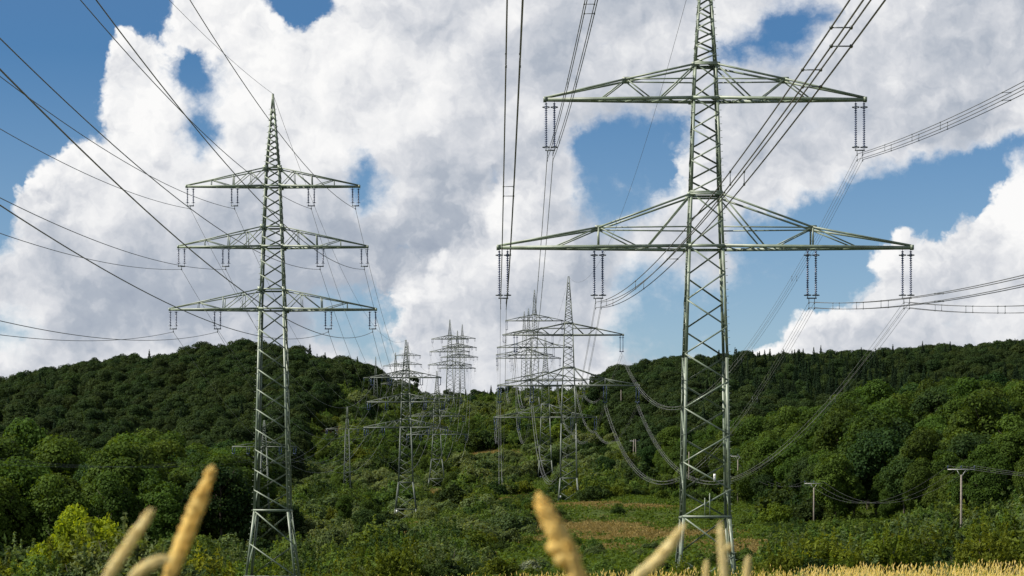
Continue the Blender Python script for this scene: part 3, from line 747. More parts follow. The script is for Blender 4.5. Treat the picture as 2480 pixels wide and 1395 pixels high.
def mast(root, prof, breaks, bars, kf, zig, leg, br, mat, near, parts=True):
    """four legs and the face bracing. breaks: z levels from top to bottom"""
    zs = sorted(set([p[0] for p in prof]), reverse=True)
    brace = MB(); legs = []
    for k in range(4):
        mb = MB() if (parts or k == 0) else legs[0]
        legs.append(mb)
        if near and k in (0, 1):
            for q in np.arange(1.6, zs[0] - 1, .5):
                c = corner(prof, q, k); mb.bar(c - np.array((SGN[k][0] * .03, 0, 0)), c + np.array((SGN[k][0] * .16, 0, 0)), .03, .03)
        for a, b in zip(zs[:-1], zs[1:]):
            s = leg * (.6 + .4 * (zs[0] - b) / (zs[0] - zs[-1]))
            p0, p1 = corner(prof, a, k), corner(prof, b, k)
            if near:
                o = np.array((-SGN[k][0], 0, 0)); o2 = np.array((0, -SGN[k][1], 0))
                mb._plate(p0 + o * s / 2, p1 + o * s / 2, o, np.array((0., -SGN[k][1], 0)), s, .03)
                o3 = o2 * (s / 2 + .016)
                mb._plate(p0 + o3 + o * .015, p1 + o3 + o * .015, o2, o, s, .03)
            else:
                mb.bar(p0, p1, s, s)
    i = 0
    for a, b, in zip(breaks[:-1], breaks[1:]):
        wa = (prof_at(prof, a) + prof_at(prof, b)) / 2
        n = max(1, int(round((a - b) / (kf * wa))))
        if zig and n % 2 == 1 and n > 1: n += 1
        for j in range(n):
            z0 = a + (b - a) * j / n; z1 = a + (b - a) * (j + 1) / n
            for f in range(4):
                k0, k1 = f, (f + 1) % 4
                if zig and i % 2: k0, k1 = k1, k0
                p0, p1 = corner(prof, z0, k0), corner(prof, z1, k1)
                nn = np.array(NRM[f]); 
                if near: brace.angle(p0 + nn * .02, p1 + nn * .02, br, nn, .018)
                else: brace.bar(p0, p1, br, br)
            i += 1
    for z in bars:
        for f in range(4):
            p0, p1 = corner(prof, z, f), corner(prof, z, (f + 1) % 4)
            nn = np.array(NRM[f])
            if near: brace.angle(p0 + nn * .045, p1 + nn * .045, br * 1.35, nn, .022)
            else: brace.bar(p0 + nn * .03, p1 + nn * .03, br * 1.3, br * 1.3)
    if parts:
        for k in range(4): legs[k].build('leg', mat, root)
        brace.build('lattice_bracing', mat, root)
    else:
        legs[0].V += [v for v in brace.V]; legs[0].Q += [q + legs[0].n for q in brace.Q]
        legs[0].build('lattice_mast', mat, root)

def crossarm_wide(root, z, half, zt, gx, gh, xa, xb, xc, vert, prof, mat, s=1.0):
    """danube style arm: straight bottom chords, top chord bent at a gusset"""
    mb = MB()
    wb, wt = prof_at(prof, z), prof_at(prof, zt)
    for sx in (-1, 1):
        def yb(x): return wb / 2 + (.10 - wb / 2) * (x - wb / 2) / (half - wb / 2)
        for sy in (-1, 1):
            B0 = np.array((sx * wb / 2, sy * wb / 2, z)); B1 = np.array((sx * half, sy * .10, z))
            mb.bar(B0, B1, .16 * s, .22 * s)
            T0 = np.array((sx * wt / 2, sy * wt / 2, zt)); G = np.array((sx * gx, sy * yb(gx), z + gh)); T1 = np.array((sx * (half - .1), sy * .10, z + .16))
            mb.bar(T0, G, .12 * s, .13 * s); mb.bar(G, T1, .12 * s, .13 * s)
            wg = prof_at(prof, z + gh)
            mb.bar(G + np.array((0, sy * .0, -.02)), (sx * wg / 2, sy * wg / 2, z + gh - .02), .08 * s, .09 * s)
            def bp(x): return np.array((sx * x, sy * yb(x), z))
            mb.bar(T0 + np.array((sx * .05, 0, -.1)), bp(xa), .09 * s, .10 * s)
            mb.bar(G, bp(xb), .08 * s, .09 * s); mb.bar(G, bp(xc), .08 * s, .09 * s)
            if vert: mb.bar(G, bp(gx), .12 * s, .12 * s, (0, 1, 0))
            mb.bar(G + np.array((-.28, 0, 0)), G + np.array((.28, 0, 0)), .05 * s, .28 * s)      # gusset plate
            mb.bar(T0 + np.array((-.22, 0, 0)), T0 + np.array((.22, 0, 0)), .05 * s, .3 * s)
            mb.bar(B0 + np.array((-.22, 0, -.02)), B0 + np.array((.22, 0, -.02)), .05 * s, .32 * s)
        n = 11
        for i in range(n):
            x0 = wb / 2 + (half - wb / 2) * i / n; x1 = wb / 2 + (half - wb / 2) * (i + 1) / n
            q = 1 if i % 2 else -1
            mb.bar((sx * x0, q * yb(x0), z - .03), (sx * x1, -q * yb(x1), z - .03), .07 * s, .07 * s)
        mb.bar((sx * gx, -yb(gx), z + gh), (sx * gx, yb(gx), z + gh), .1 * s, .1 * s)
        mb.bar((sx * (half - .02), -.22, z + .02), (sx * (half - .02), .22, z + .02), .24 * s, .34 * s)
    for sy in (-1, 1):
        mb.bar((-wb / 2, sy * (wb / 2 + .04), z), (wb / 2, sy * (wb / 2 + .04), z), .12 * s, .2 * s)
        mb.bar((-wt / 2, sy * (wt / 2 + .04), zt), (wt / 2, sy * (wt / 2 + .04), zt), .1 * s, .12 * s)
    return mb.build('crossarm', mat, root)

def crossarm_slim(root, z, half, zt, prof, mat, s=1.0):
    """three-level line arm: triangular truss with posts"""
    mb = MB(); wb, wt = prof_at(prof, z), prof_at(prof, zt)
    for sx in (-1, 1):
        def at(f, top):
            x = wb / 2 + (half - wb / 2) * f; y = wb / 2 + (.08 - wb / 2) * f
            zz = z
            if top: zz = zt + (z + .1 - zt) * f; x = wt / 2 + (half - wt / 2) * f
            return x, y, zz
        for sy in (-1, 1):
            P = lambda f, top: np.array((sx * at(f, top)[0], sy * at(f, top)[1], at(f, top)[2]))
            mb.bar(P(0, 0), P(1, 0), .11 * s, .16 * s)
            mb.bar(P(0, 1), P(1, 1), .08 * s, .09 * s)
            for f in (.18, .40, .68):
                mb.bar(P(f, 1), P(f, 0), .08 * s if f == .40 else .05 * s, .08 * s if f == .40 else .05 * s, (0, 1, 0))
            for f0, t0, f1, t1 in ((0, 0, .18, 1), (.18, 1, .40, 0), (0, 1, .22, 0), (.40, 0, .68, 1)):
                mb.bar(P(f0, t0), P(f1, t1), .055 * s, .06 * s)
            mb.bar(P(0, 1) + np.array((-.16, 0, 0)), P(0, 1) + np.array((.20, 0, 0)), .06, .40 * s)
            mb.bar(P(0, 0) + np.array((-.14, 0, -.02)), P(0, 0) + np.array((.18, 0, -.02)), .06, .36 * s)
        n = 8
        for i in range(n):
            f0, f1 = i / n, (i + 1) / n; q = 1 if i % 2 else -1
            a, b = at(f0, 0), at(f1, 0)
            mb.bar((sx * a[0], q * a[1], z - .02), (sx * b[0], -q * b[1], z - .02), .05 * s, .05 * s)
        mb.bar((sx * (half - .02), -.15, z + .02), (sx * (half - .02), .15, z + .02), .16 * s, .22 * s)
    for sy in (-1, 1):
        mb.bar((-wb / 2, sy * (wb / 2 + .03), z), (wb / 2, sy * (wb / 2 + .03), z), .09 * s, .15 * s)
        mb.bar((-wt / 2, sy * (wt / 2 + .03), zt), (wt / 2, sy * (wt / 2 + .03), zt), .07 * s, .08 * s)
    return mb.build('crossarm', mat, root)

def string_prof(L, n, r):
    P = [(.02, 0), (.02, -.12)]
    for i in range(n):
        z = -.12 - (L - .24) * i / n; dz = (L - .24) / n
        P += [(r * .4, z), (r, z - dz * .35), (r, z - dz * .5), (r * .4, z - dz * .6)]
    P += [(.02, -L + .12), (.02, -L)]
    return P
MESH = {}
def insulator(root, x, z, L, gap, near, rings, clamp, wide=1.0):
    key = (L, near, rings)
    if near:
        if key not in MESH:
            mb = MB(); mb.lathe(string_prof(L, 20 if L > 2 else 9, .105 if L > 2 else .085), (0, 0, 0), 8)
            me = mb.mesh('insulator_string', M['porcelain'], True)
            rg = None
            if rings: mb = MB(); mb.torus((0, 0, 0), .25, .034); rg = mb.mesh('grading_ring', M['fitting'], True)
            else:
                mb = MB(); mb.tube([(-.16, 0, 0), (.16, 0, 0)], .018, 6); mb.tube([(0, -.16, 0), (0, .16, 0)], .018, 6); rg = mb.mesh('arcing_horn', M['fitting'])
            mb = MB(); mb.bar((-gap / 2 - .06, 0, 0), (gap / 2 + .06, 0, 0), .05, .09)
            for s in (-1, 1):
                mb.bar((s * gap / 2, 0, .14), (s * gap / 2, 0, -.02), .05, .05)
            if clamp > .35:
                for s in (-1, 1):
                    mb.tube([(s * gap / 2 * .7, 0, 0), (s * .2, 0, -clamp + .25)], .025, 6); mb.bar((s * .2, -.12, -clamp + .2), (s * .2, .12, -clamp + .2), .06, .09)
                    mb.tube([(s * .2, 0, -clamp + .25), (s * .2, 0, -clamp - .2)], .014, 6); mb.bar((s * .2, -.12, -clamp - .2), (s * .2, .12, -clamp - .2), .06, .09)
            else:
                mb.tube([(0, 0, 0), (0, 0, -clamp)], .025, 6); mb.bar((0, -.16, -clamp), (0, .16, -clamp), .07, .10)
            yk = mb.mesh('yoke', M['fitting'])
            MESH[key] = (me, rg, yk)
        me, rg, yk = MESH[key]
        e = empty('insulator_set', (x, 0, z)); e.parent = root
        for s in (-1, 1):
            link('insulator_string', me, e, (s * gap / 2, 0, 0))
            for zz in ((-.42, -L + .12) if rings else (-.12, -L + .16)):
                link('grading_ring' if rings else 'arcing_horn', rg, e, (s * gap / 2, 0, zz))
        link('yoke', yk, e, (0, 0, -L - .1))
    else:
        if key not in MESH:
            mb = MB()
            for s in (-1, 1):
                mb.tube([(s * gap / 2, 0, 0), (s * gap / 2, 0, -L)], .055 * wide, 6)
                if rings:
                    for zz in (-.42, -L + .12): mb.torus((s * gap / 2, 0, zz), .22, .05, 8, 4)
            mb.bar((-gap / 2 - .1, 0, -L), (gap / 2 + .1, 0, -L), .09, .11)
            mb.tube([(0, 0, -L), (0, 0, -L - clamp)], .04, 6)
            MESH[key] = mb.mesh('insulator_set', M['porcelain'])
        link('insulator_set', MESH[key], root, (x, 0, z))

def plate(root, loc, w, h, col='plate', mark=True, ny=-1):
    mb = MB(); mb.bar((0, 0, -h / 2), (0, 0, h / 2), w, .02, (0, 1, 0))
    p = mb.build('warning_plate', M[col], root, loc)
    if mark:
        mb = MB(); mb.bar((0, -.014, h * .12), (0, -.014, h * .27), w * .4, .006, (0, 1, 0)); mb.build('plate_mark', M['plate_mark'], p)
    return p

def footing(root, prof, zb):
    for k in range(4):
        c = corner(prof, zb, k); mb = MB()
        mb.lathe([(.001, .18), (.38, .16), (.45, -.1), (.5, -1.2)], (c[0], c[1], zb), 10); mb.build('footing', M['concrete'], root)

PYL = {}
def pylon_wide(key, px, d, ylow, label, near, group, s=1.0):
    X, zl = XZ(px, ylow, d); zg = terr(X, d)
    H = max(15.0, zl - zg + .25)
    root = empty('transmission_pylon', (X, d, zl - H))
    tag(root, label, 'pylon', group)
    z0 = H            # lower arm level in local z
    prof = [(z0 + 23.2, .22), (z0 + 18, 1.0), (z0 + 13.3, 1.62), (z0 + 10.75, 1.85), (z0 + 3.9, 2.3), (z0, 2.6), (z0 - 8.1, 3.15), (5.7, 3.5), (0, 4.5)]
    if 5.7 > z0 - 8.5: prof.pop(6)
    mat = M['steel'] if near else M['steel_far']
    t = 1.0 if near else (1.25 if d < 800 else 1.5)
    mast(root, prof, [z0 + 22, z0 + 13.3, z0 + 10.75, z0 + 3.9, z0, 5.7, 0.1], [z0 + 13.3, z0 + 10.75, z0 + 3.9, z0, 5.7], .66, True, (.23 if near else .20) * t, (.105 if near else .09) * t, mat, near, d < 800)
    crossarm_wide(root, z0, 15.05, z0 + 3.75, 7.75, 1.4, 4.25, 4.95, 11.0, True, prof, mat, t)
    crossarm_wide(root, z0 + 10.75, 11.65, z0 + 13.2, 5.75, 1.42, 3.35, 3.95, 7.6, False, prof, mat, t)
    at = []
    for (lev, xs, nm) in ((z0, (-14.65, -7.75, 7.75, 14.65), 'lower'), (z0 + 10.75, (-11.25, 11.25), 'upper')):
        for x in xs:
            insulator(root, x, lev - .12, 3.45, .6, near, True, .55, t)
            at.append((np.array((X + x, d, zl - H + lev - 4.15)), ('left' if x < 0 else 'right'), ('outer' if abs(x) > 11 else 'inner') if nm == 'lower' else 'tip', nm))
    if near:
        mb = MB()
        for x in (-.15, .2): mb.bar((x, -prof_at(prof, 6.6) / 2 - .03, 5.75), (x, -prof_at(prof, 6.6) / 2 - .03, 7.2 + x), .07, .07)
        mb.build('bracing_strut', mat, root)
        footing(root, prof, 0)
    PYL[key] = (np.array((X, d, zl - H)), np.array((X, d, zl - H + z0 + 23.2)), at, H)
    return root, prof
def pylon_slim(key, px, d, ylow, label, near, group, s=1.0):
    X, zl = XZ(px, ylow, d); zg = terr(X, d)
    H = max(11.0, (zl - zg + .25) / s)
    root = empty('transmission_pylon', (X, d, zl - H * s)); root.scale = (s, s, s)
    tag(root, label, 'pylon', group)
    z0 = H
    prof = [(z0 + 18.3, .16), (z0 + 17.0, .34), (z0 + 11.95, 1.22), (z0 + 10.43, 1.35), (z0 + 6.95, 1.65), (z0 + 5.3, 1.78), (z0 + 1.65, 2.05), (z0, 2.2), (8.6, 3.0), (3.0, 4.3), (0, 5.0)]
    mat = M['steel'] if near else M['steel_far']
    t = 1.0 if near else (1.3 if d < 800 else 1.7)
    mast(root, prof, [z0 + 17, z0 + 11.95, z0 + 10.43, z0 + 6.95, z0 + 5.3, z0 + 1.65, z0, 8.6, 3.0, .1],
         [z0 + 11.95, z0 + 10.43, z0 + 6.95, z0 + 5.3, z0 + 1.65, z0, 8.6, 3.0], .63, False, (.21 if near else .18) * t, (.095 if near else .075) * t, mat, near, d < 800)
    at = []
    for (lev, half, top, xi, xo, nm) in ((z0 + 10.43, 7.35, z0 + 11.95, 3.25, 7.0, 'upper'), (z0 + 5.3, 8.05, z0 + 6.95, 4.0, 7.75, 'middle'), (z0, 8.77, z0 + 1.65, 4.7, 8.45, 'lower')):
        crossarm_slim(root, lev, half, top, prof, mat, t)
        for x in (-xo, -xi, xi, xo):
            insulator(root, x, lev - .08, 1.45, .5, near, False, .25, t)
            at.append((np.array((X + x * s, d, zl - H * s + (lev - 1.88) * s)), ('left' if x < 0 else 'right'), ('outer' if abs(x) > 5.5 else 'inner'), nm))
    if near:
        footing(root, prof, 0)
    PYL[key] = (np.array((X, d, zl - H * s)), np.array((X, d, zl - H * s + (z0 + 18.3) * s)), at, H)
    return root, prof

gW, gS = 'high pylons with two crossarms receding up the valley', 'high pylons with three crossarms receding up the valley'
r1, p1 = pylon_wide('R1', 1707.5, 180, 600, 'largest pylon, pale green lattice with two wide crossarms, tip outside the photo', True, gW)
r2, p2 = pylon_wide('R2', 1377, 526, 934, 'second two-armed pylon, nearest one left of the largest pylon', False, gW)
r3, p3 = pylon_wide('R3', 1321, 725, 1011, 'low two-armed pylon left of the second, its peak just above the tree line', False, gW)
pylon_wide('R4', 1294.5, 1000, 841.5, 'tallest of the distant two-armed pylons clustered on the saddle skyline', False, gW)
pylon_wide('R5', 1280, 1156, 867.7, 'distant two-armed pylon just left of the tallest one in the saddle cluster', False, gW)
pylon_wide('R6', 1269.7, 1326, 859.3, 'farthest and leftmost two-armed pylon of the saddle cluster', False, gW)
l1, q1 = pylon_slim('L1', 661, 210, 750, 'big left lattice pylon with three crossarms, pale green legs against the dark wooded hill', True, gS)
l2, q2 = pylon_slim('L2', 983, 517, 1035.5, 'second three-armed pylon, standing in the shrubs right of the big left pylon', False, gS)
pylon_slim('L3', 1058, 714, 1052.6, 'low three-armed pylon just right of the second one, over a bare brown patch', False, gS)
pylon_slim('L4', 1089.5, 998, 884, 'leftmost and tallest of three distant three-armed pylons on the skyline', False, gS)
pylon_slim('L5', 1108, 1204, 892, 'shortest, middle one of three distant three-armed pylons on the skyline', False, gS)
pylon_slim('L6', 1119.6, 1384, 865, 'rightmost of three distant three-armed pylons on the skyline', False, gS)
pylon_slim('S1', 958, 1040, 930, 'small distant three-armed pylon before the right shoulder of the left hill', False, gS, .72)
pylon_slim('S2', 988, 1120, 905, 'small distant pylon half hidden directly behind the second three-armed pylon', False, gS, .78)

# plates on the pylons
zb = PYL['R1'][0]
def rel(key, px, py):
    b = PYL[key][0]; d = b[1]; x, z = XZ(px, py, d); return x - b[0], z - b[2]
x, z = rel('R1', 1726, 1158); plate(r1, (x, -prof_at(p1, z) / 2 - .09, z), .17, .5)
x, z = rel('R1', 1662, 1380); plate(r1, (x, -prof_at(p1, z) / 2 - .12, z), .22, .42); 
mb = MB(); mb.bar((x, -prof_at(p1, z) / 2 - .135, z - .06), (x, -prof_at(p1, z) / 2 - .135, z + .1), .17, .006, (0, 1, 0)); mb.build('sign_face', M['plate_yellow'], r1)
x, z = rel('R2', 1357, 1204); plate(r2, (x, -prof_at(p2, z) / 2 - .2, z), .3, .5, 'plate', False)
x, z = rel('R3', 1306, 1156); plate(r3, (x + .3, -prof_at(p3, z) / 2 - .2, z), .35, .5, 'plate', False)
x, z = rel('L2', 962, 1239); plate(l2, (x, -prof_at(q2, z) / 2 - .2, z), .32, .6, 'plate', False)

def pylon_small(key, px, d, ytop, yarm, ybase, half_px, label):
    """slender one-arm lattice pylon"""
    X, za = XZ(px, yarm, d); zg = terr(X, d); zt = XZ(px, ytop, d)[1]
    root = empty('transmission_pylon', (X, d, zg)); tag(root, label, 'pylon', 'small one-armed pylons crossing the left slope')
    a, t = za - zg, zt - zg; half = half_px / F * d
    prof = [(t, .15), (a + (t - a) * .45, .55), (a, .9), (0, 2.0)]
    mast(root, prof, [t, a, 0], [a], .8, False, .16, .09, M['steel_far'], False, True)
    mb = MB()
    for sy in (-1, 1):
        mb.bar((-half, sy * .05, a), (0, sy * .5, a), .1, .14); mb.bar((half, sy * .05, a), (0, sy * .5, a), .1, .14)
        for sx in (-1, 1): mb.bar((sx * half, 0, a + .05), (sx * .4, sy * .4, a + .9), .07, .07)
    mb.build('crossarm', M['steel_far'], root)
    at = []
    for x in (-half * .95, -half * .5, half * .5, half * .95):
        insulator(root, x, a, 1.2, .4, False, False, .25); at.append((np.array((X + x, d, zg + a - 1.5)), 'left' if x < 0 else 'right', 'outer' if abs(x) > half * .7 else 'inner', 'single'))
    PYL[key] = (np.array((X, d, zg)), np.array((X, d, zt)), at, a)
    return root
pylon_small('N1', 640, 440, 1018, 1082, 1268, 78, 'slender one-armed pylon seen through the legs of the big left pylon')
pylon_small('N2', 841, 650, 985, 1039, 1149, 52, 'slender one-armed pylon standing at the dark forest edge right of the big left pylon')
n3 = pylon_small('N3', 910, 985, 864, 915, 1008, 30, 'slender pylon on the shoulder of the left hill with its tip just above the trees')

# ------------------------------------------------------------------ conductors
def bez(P0, P1, b, n=40):
    u = np.linspace(0, 1, n)[:, None]; Ls = np.linalg.norm((P1 - P0)[:2])
    P = P0 * (1 - u) + P1 * u
    P[:, 2] -= b * (u[:, 0] * Ls) * ((1 - u[:, 0]) * Ls)
    return P
def front_path(P0, sx, b, exitpx, umax=250):
    """conductor running from a pylon past the camera: solve the slope so that it leaves the view where the photo shows"""
    ex, ey = exitpx; k = (ex - CX) / F
    Y = (P0[0] + sx * P0[1]) / (k + sx)
    zt = (HY - ey) / F * Y; u = P0[1] - Y
    a = (P0[2] - zt + b * u * u) / u
    uu = np.concatenate([np.linspace(0, 120, 30), np.linspace(124, umax, 32)])
    return np.stack([P0[0] + sx * uu, P0[1] - uu, P0[2] - a * uu + b * uu * uu], 1), Y
def wire_thing(P, r, label, name='power_line', group=None, mat='wire'):
    mb = MB(); mb.tube(P - P[0], r, 6)
    o = mb.build(name, M[mat], None, tuple(P[0]), True)
    tag(o, label, 'power line', group); return o
def bundle(P, label, group, gap=.2, r=.02, spacers=(), parts=True, mat='wire'):
    root = empty('conductor_bundle', tuple(P[0])); tag(root, label, 'power line', group)
    Q = P - P[0]
    offs = [(-gap, .2), (gap, .2), (-gap, -.2), (gap, -.2)]
    if parts:
        for (dx, dz) in offs:
            mb = MB(); mb.tube(Q + np.array((dx, 0, dz)), r, 6); mb.build('conductor', M[mat], root, None, True)
        dist = np.concatenate([[0], np.cumsum(np.linalg.norm(np.diff(Q, axis=0), axis=1))])
        for sp_ in spacers:
            i = [np.interp(sp_[0], dist, Q[:, k]) for k in range(3)]
            mb = MB()
            ends = {'h': [(0, 1), (2, 3)], 'v': [(0, 2), (1, 3)]}[sp_[1]]
            for a, b in ends:
                A = np.array((i[0] + offs[a][0], i[1], i[2] + offs[a][1])); B = np.array((i[0] + offs[b][0], i[1], i[2] + offs[b][1]))
                mb.bar(A, B, .025, .025)
                for E in (A, B): mb.bar(E - np.array((0, .07, 0)), E + np.array((0, .07, 0)), .06, .06)
            mb.build('spacer', M['fitting'], root)
    else:
        mb = MB()
        for (dx, dz) in offs: mb.tube(Q + np.array((dx, 0, dz)), r, 4)
        mb.build('conductor', M[mat], root)
    return root

# towards the camera
RX = {('left', 'outer', 'lower'): (1247, 0), ('left', 'inner', 'lower'): (2100, 0), ('right', 'inner', 'lower'): (2480, 680), ('right', 'outer', 'lower'): (2480, 749),
      ('left', 'tip', 'upper'): (1432, 0), ('right', 'tip', 'upper'): (2480, 212)}
for P0, sd_, io, lv in PYL['R1'][2]:
    P, Y = front_path(P0, .0063, 3.4e-4, RX[(sd_, io, lv)])
    sp = [(18, 'v'), (52, 'v'), (76, 'h'), (104, 'v'), (122, 'h'), (127, 'h'), (170, 'h')] if sd_ == 'left' else [(13, 'v'), (24, 'v'), (34, 'v'), (52, 'h'), (80, 'v'), (120, 'h')]
    bundle(P, 'four-wire bundle from %s insulators, %s arm of largest pylon, towards the viewer' % ((sd_ + ' ' + io) if io != 'tip' else (sd_ + ' end'), lv), 'four-wire bundles coming towards the viewer', .215, .021, sp)
LXE = {('left', 'outer', 'upper'): (0, 312), ('left', 'inner', 'upper'): (0, 185), ('right', 'inner', 'upper'): (195, 0), ('right', 'outer', 'upper'): (460, 0),
       ('left', 'outer', 'middle'): (0, 565), ('left', 'inner', 'middle'): (0, 479), ('right', 'inner', 'middle'): (0, 93), ('right', 'outer', 'middle'): (233, 0),
       ('left', 'outer', 'lower'): (0, 811), ('left', 'inner', 'lower'): (0, 777), ('right', 'inner', 'lower'): (0, 497), ('right', 'outer', 'lower'): (0, 168)}
for P0, sd_, io, lv in PYL['L1'][2]:
    P, Y = front_path(P0, .006, 3.9e-4, LXE[(sd_, io, lv)])
    wire_thing(P, .021, 'dark wire from %s %s insulators, %s arm of big left pylon, towards viewer' % (sd_, io, lv), group='single wires coming towards the viewer')
P, Y = front_path(PYL['L1'][1], .006, 2.6e-4, (410, 0)); wire_thing(P, .014, 'thin earth wire from the very tip of the big left pylon towards the upper left', 'earth_wire')
P, Y = front_path(PYL['R1'][1], .0063, 2.6e-4, (1900, -900)); wire_thing(P, .014, 'thin earth wire from the tip of the largest pylon, above the top of the photo', 'earth_wire')
# spans up the valley
def span_words(a, b): return {'R1R2': 'largest to second two-armed pylon', 'R2R3': 'second to low two-armed pylon', 'R3R4': 'low to tallest skyline two-armed pylon', 'R4R5': 'two nearest two-armed skyline pylons', 'R5R6': 'two farthest two-armed pylons',
    'L1L2': 'big left to second three-armed pylon', 'L2L3': 'second to low three-armed pylon', 'L3L4': 'low to leftmost three-armed skyline pylon', 'L4L5': 'left to middle three-armed skyline pylon', 'L5L6': 'middle to right three-armed skyline pylon',
    'N1N2': 'the two slender one-armed pylons', 'N2N3': 'slender forest-edge and hill-shoulder pylons'}[a + b]
for a, b, bb in (('R1', 'R2', 4.9e-4), ('R2', 'R3', 5.5e-4), ('R3', 'R4', 4.5e-4), ('R4', 'R5', 5e-4), ('R5', 'R6', 5e-4)):
    for A, B in zip(PYL[a][2], PYL[b][2]):
        io = A[2] if A[2] != 'tip' else 'end'
        lab = 'sagging four-wire bundle, %s %s, %s arm, %s' % (A[1], io, A[3], span_words(a, b))
        near = a == 'R1'
        bundle(bez(A[0], B[0], bb), lab, 'four-wire bundles sagging up the valley', .215,   .013 if near else .018, [(40, 'v'), (90, 'v'), (140, 'v'), (190, 'v'), (240, 'v'), (290, 'v')] if near else (), near, 'wire_light')
    wire_thing(bez(PYL[a][1], PYL[b][1], 3.2e-4), .016, 'thin earth wire between tips, ' + span_words(a, b), 'earth_wire')
for a, b, bb in (('L1', 'L2', 4.1e-4), ('L2', 'L3', 6e-4), ('L3', 'L4', 4.5e-4), ('L4', 'L5', 5e-4), ('L5', 'L6', 5e-4)):
    for A, B in zip(PYL[a][2], PYL[b][2]):
        wire_thing(bez(A[0], B[0], bb),   .016 if a == 'L1' else .020, 'sagging single wire, %s %s, %s arm, %s' % (A[1], A[2], A[3], span_words(a, b)), group='single wires sagging up the valley', mat='wire_light')
    wire_thing(bez(PYL[a][1], PYL[b][1], 3e-4), .016, 'thin earth wire between tips, ' + span_words(a, b), 'earth_wire')
for a, b in (('N1', 'N2'), ('N2', 'N3')):
    for A, B in zip(PYL[a][2], PYL[b][2]):
        wire_thing(bez(A[0], B[0], 3.5e-4), .02, 'thin wire, %s %s, between %s' % (A[1], A[2], span_words(a, b)), group='thin wires of the one-armed pylons')
for A in PYL['N1'][2]:
    E = A[0] + np.array((-38., -175., -4.0)); wire_thing(bez(A[0], E, 4e-4), .011, 'thin wire dipping lower left, %s %s insulator of one-armed pylon behind big pylon' % (A[1], A[2]), group='thin wires of the one-armed pylons')

# ------------------------------------------------------------------ wooden poles
def wood_pole(px, d, ytop, ybase, yarm, arm_px, label, legs=1):
    X, zt = XZ(px, ytop, d); zg = terr(X, d); z0 = min(zg, XZ(px, ybase, d)[1])
    root = empty('utility_pole', (X, d, z0)); tag(root, label, 'utility pole', 'wooden utility poles')
    h = zt - z0; r = .14
    for k in range(legs):
        xo = (k - (legs - 1) / 2) * .9; xt = xo * .55; mb = MB()
        mb.tube([(xo, 0, -.6), (xo * .9 + xt * .1, 0, h * .4), (xt, 0, h)], [r * 1.15, r, r * .8], 8); mb.build('pole', M['wood'], root, None, True)
    za = XZ(px, yarm, d)[1] - z0; half = arm_px / F * d / 2; at = []
    if arm_px:
        mb = MB(); mb.bar((-half, 0, za), (half, 0, za), .1, .11); mb.build('crossarm', M['polesteel'], root)
        mb = MB()
        for s in (-1, 1): mb.bar((s * half * .33, 0, za - .06), (s * .06, 0, za - min(.85, half * .6)), .06, .06)
        mb.build('arm_brace', M['polesteel'], root)
        for x in (-half * .97, 0, half * .97):
            mb = MB(); mb.lathe([(.001, .42), (.05, .40), (.09, .33), (.05, .29), (.09, .22), (.05, .18), (.02, .05), (.02, 0)], (x, 0, za + .055), 8); mb.build('insulator', M['porcelain'], root, None, True)
            at.append(np.array((X + x, d, z0 + za + .45)))
    CLEAR.append((X, d, 1.3))
    return at
w1 = wood_pole(2328, 300, 1150, 1325, 1137, 66, 'nearest wooden utility pole with a T crossarm, rising from the shrubs at right')
w2 = wood_pole(1971, 433, 1181, 1275, 1171, 45, 'second wooden T pole, between the largest pylon and the nearest pole')
w3 = wood_pole(1787, 565, 1113, 1228, 1105, 33, 'third wooden T pole, right beside the legs of the largest pylon')
wood_pole(1668.5, 640, 1094, 1178, 1094, 0, 'bare wooden pole seen through the lattice of the largest pylon')
w4 = wood_pole(1590, 725, 1102, 1155, 1100, 17, 'small wooden T pole just left of the largest pylon')
w5 = wood_pole(1537, 745, 1064, 1122, 1068, 23, 'twin-legged wooden pole standing before the dark forest left of the largest pylon', 2)
wood_pole(1504, 905, 944, 1005, 944, 0, 'thick bare wooden pole on the slope under the right arm of the second two-armed pylon')
wood_pole(1477, 960, 955, 982, 955, 0, 'short thin wooden pole left of the thick bare one')
names = ['left', 'middle', 'right']
def thin(A, B, b, words):
    for i in range(3):
        wire_thing(bez(A[i], B[i], b, 28), .013, 'thin %s wire %s' % (names[i], words), group='thin wires of the wooden poles')
thin(w1, w2, 9.5e-4, 'sagging between the nearest and the second wooden pole')
thin(w2, w3, 8e-4, 'sagging between the second and the third wooden pole')
thin(w3, w4, 6e-4, 'between the third and the small wooden pole')
wr = [p + np.array((30., -75., -3.0)) for p in w1]
thin(w1, wr, 11e-4, 'from the nearest wooden pole out of the right edge of the photo')

for k in PYL:
    b = PYL[k][0]; CLEAR.append((b[0], b[1], 4.5 if b[1] < 800 else 3.0))
# keep a line of sight to some pylon feet and poles
for (x_, y_, r_) in [(PYL['R2'][0][0], 500, 7), (PYL['R2'][0][0] + 1, 470, 7), (PYL['L2'][0][0], 494, 3.5), (PYL['L2'][0][0], 470, 3), (PYL['R3'][0][0], 700, 5), (PYL['L3'][0][0], 690, 5), (PYL['R3'][0][0], 675, 4)]: CLEAR.append((x_, y_, r_))
for (px_, d_) in [(2328, 300), (1971, 433), (1787, 565), (1668, 640), (1590, 725), (1537, 745), (1504, 905)]:
    for k in range(1, 10):
        dd = d_ - k * 6; CLEAR.append(((px_ - CX) / F * dd, dd, 2.2 if d_ > 320 else 1.2))

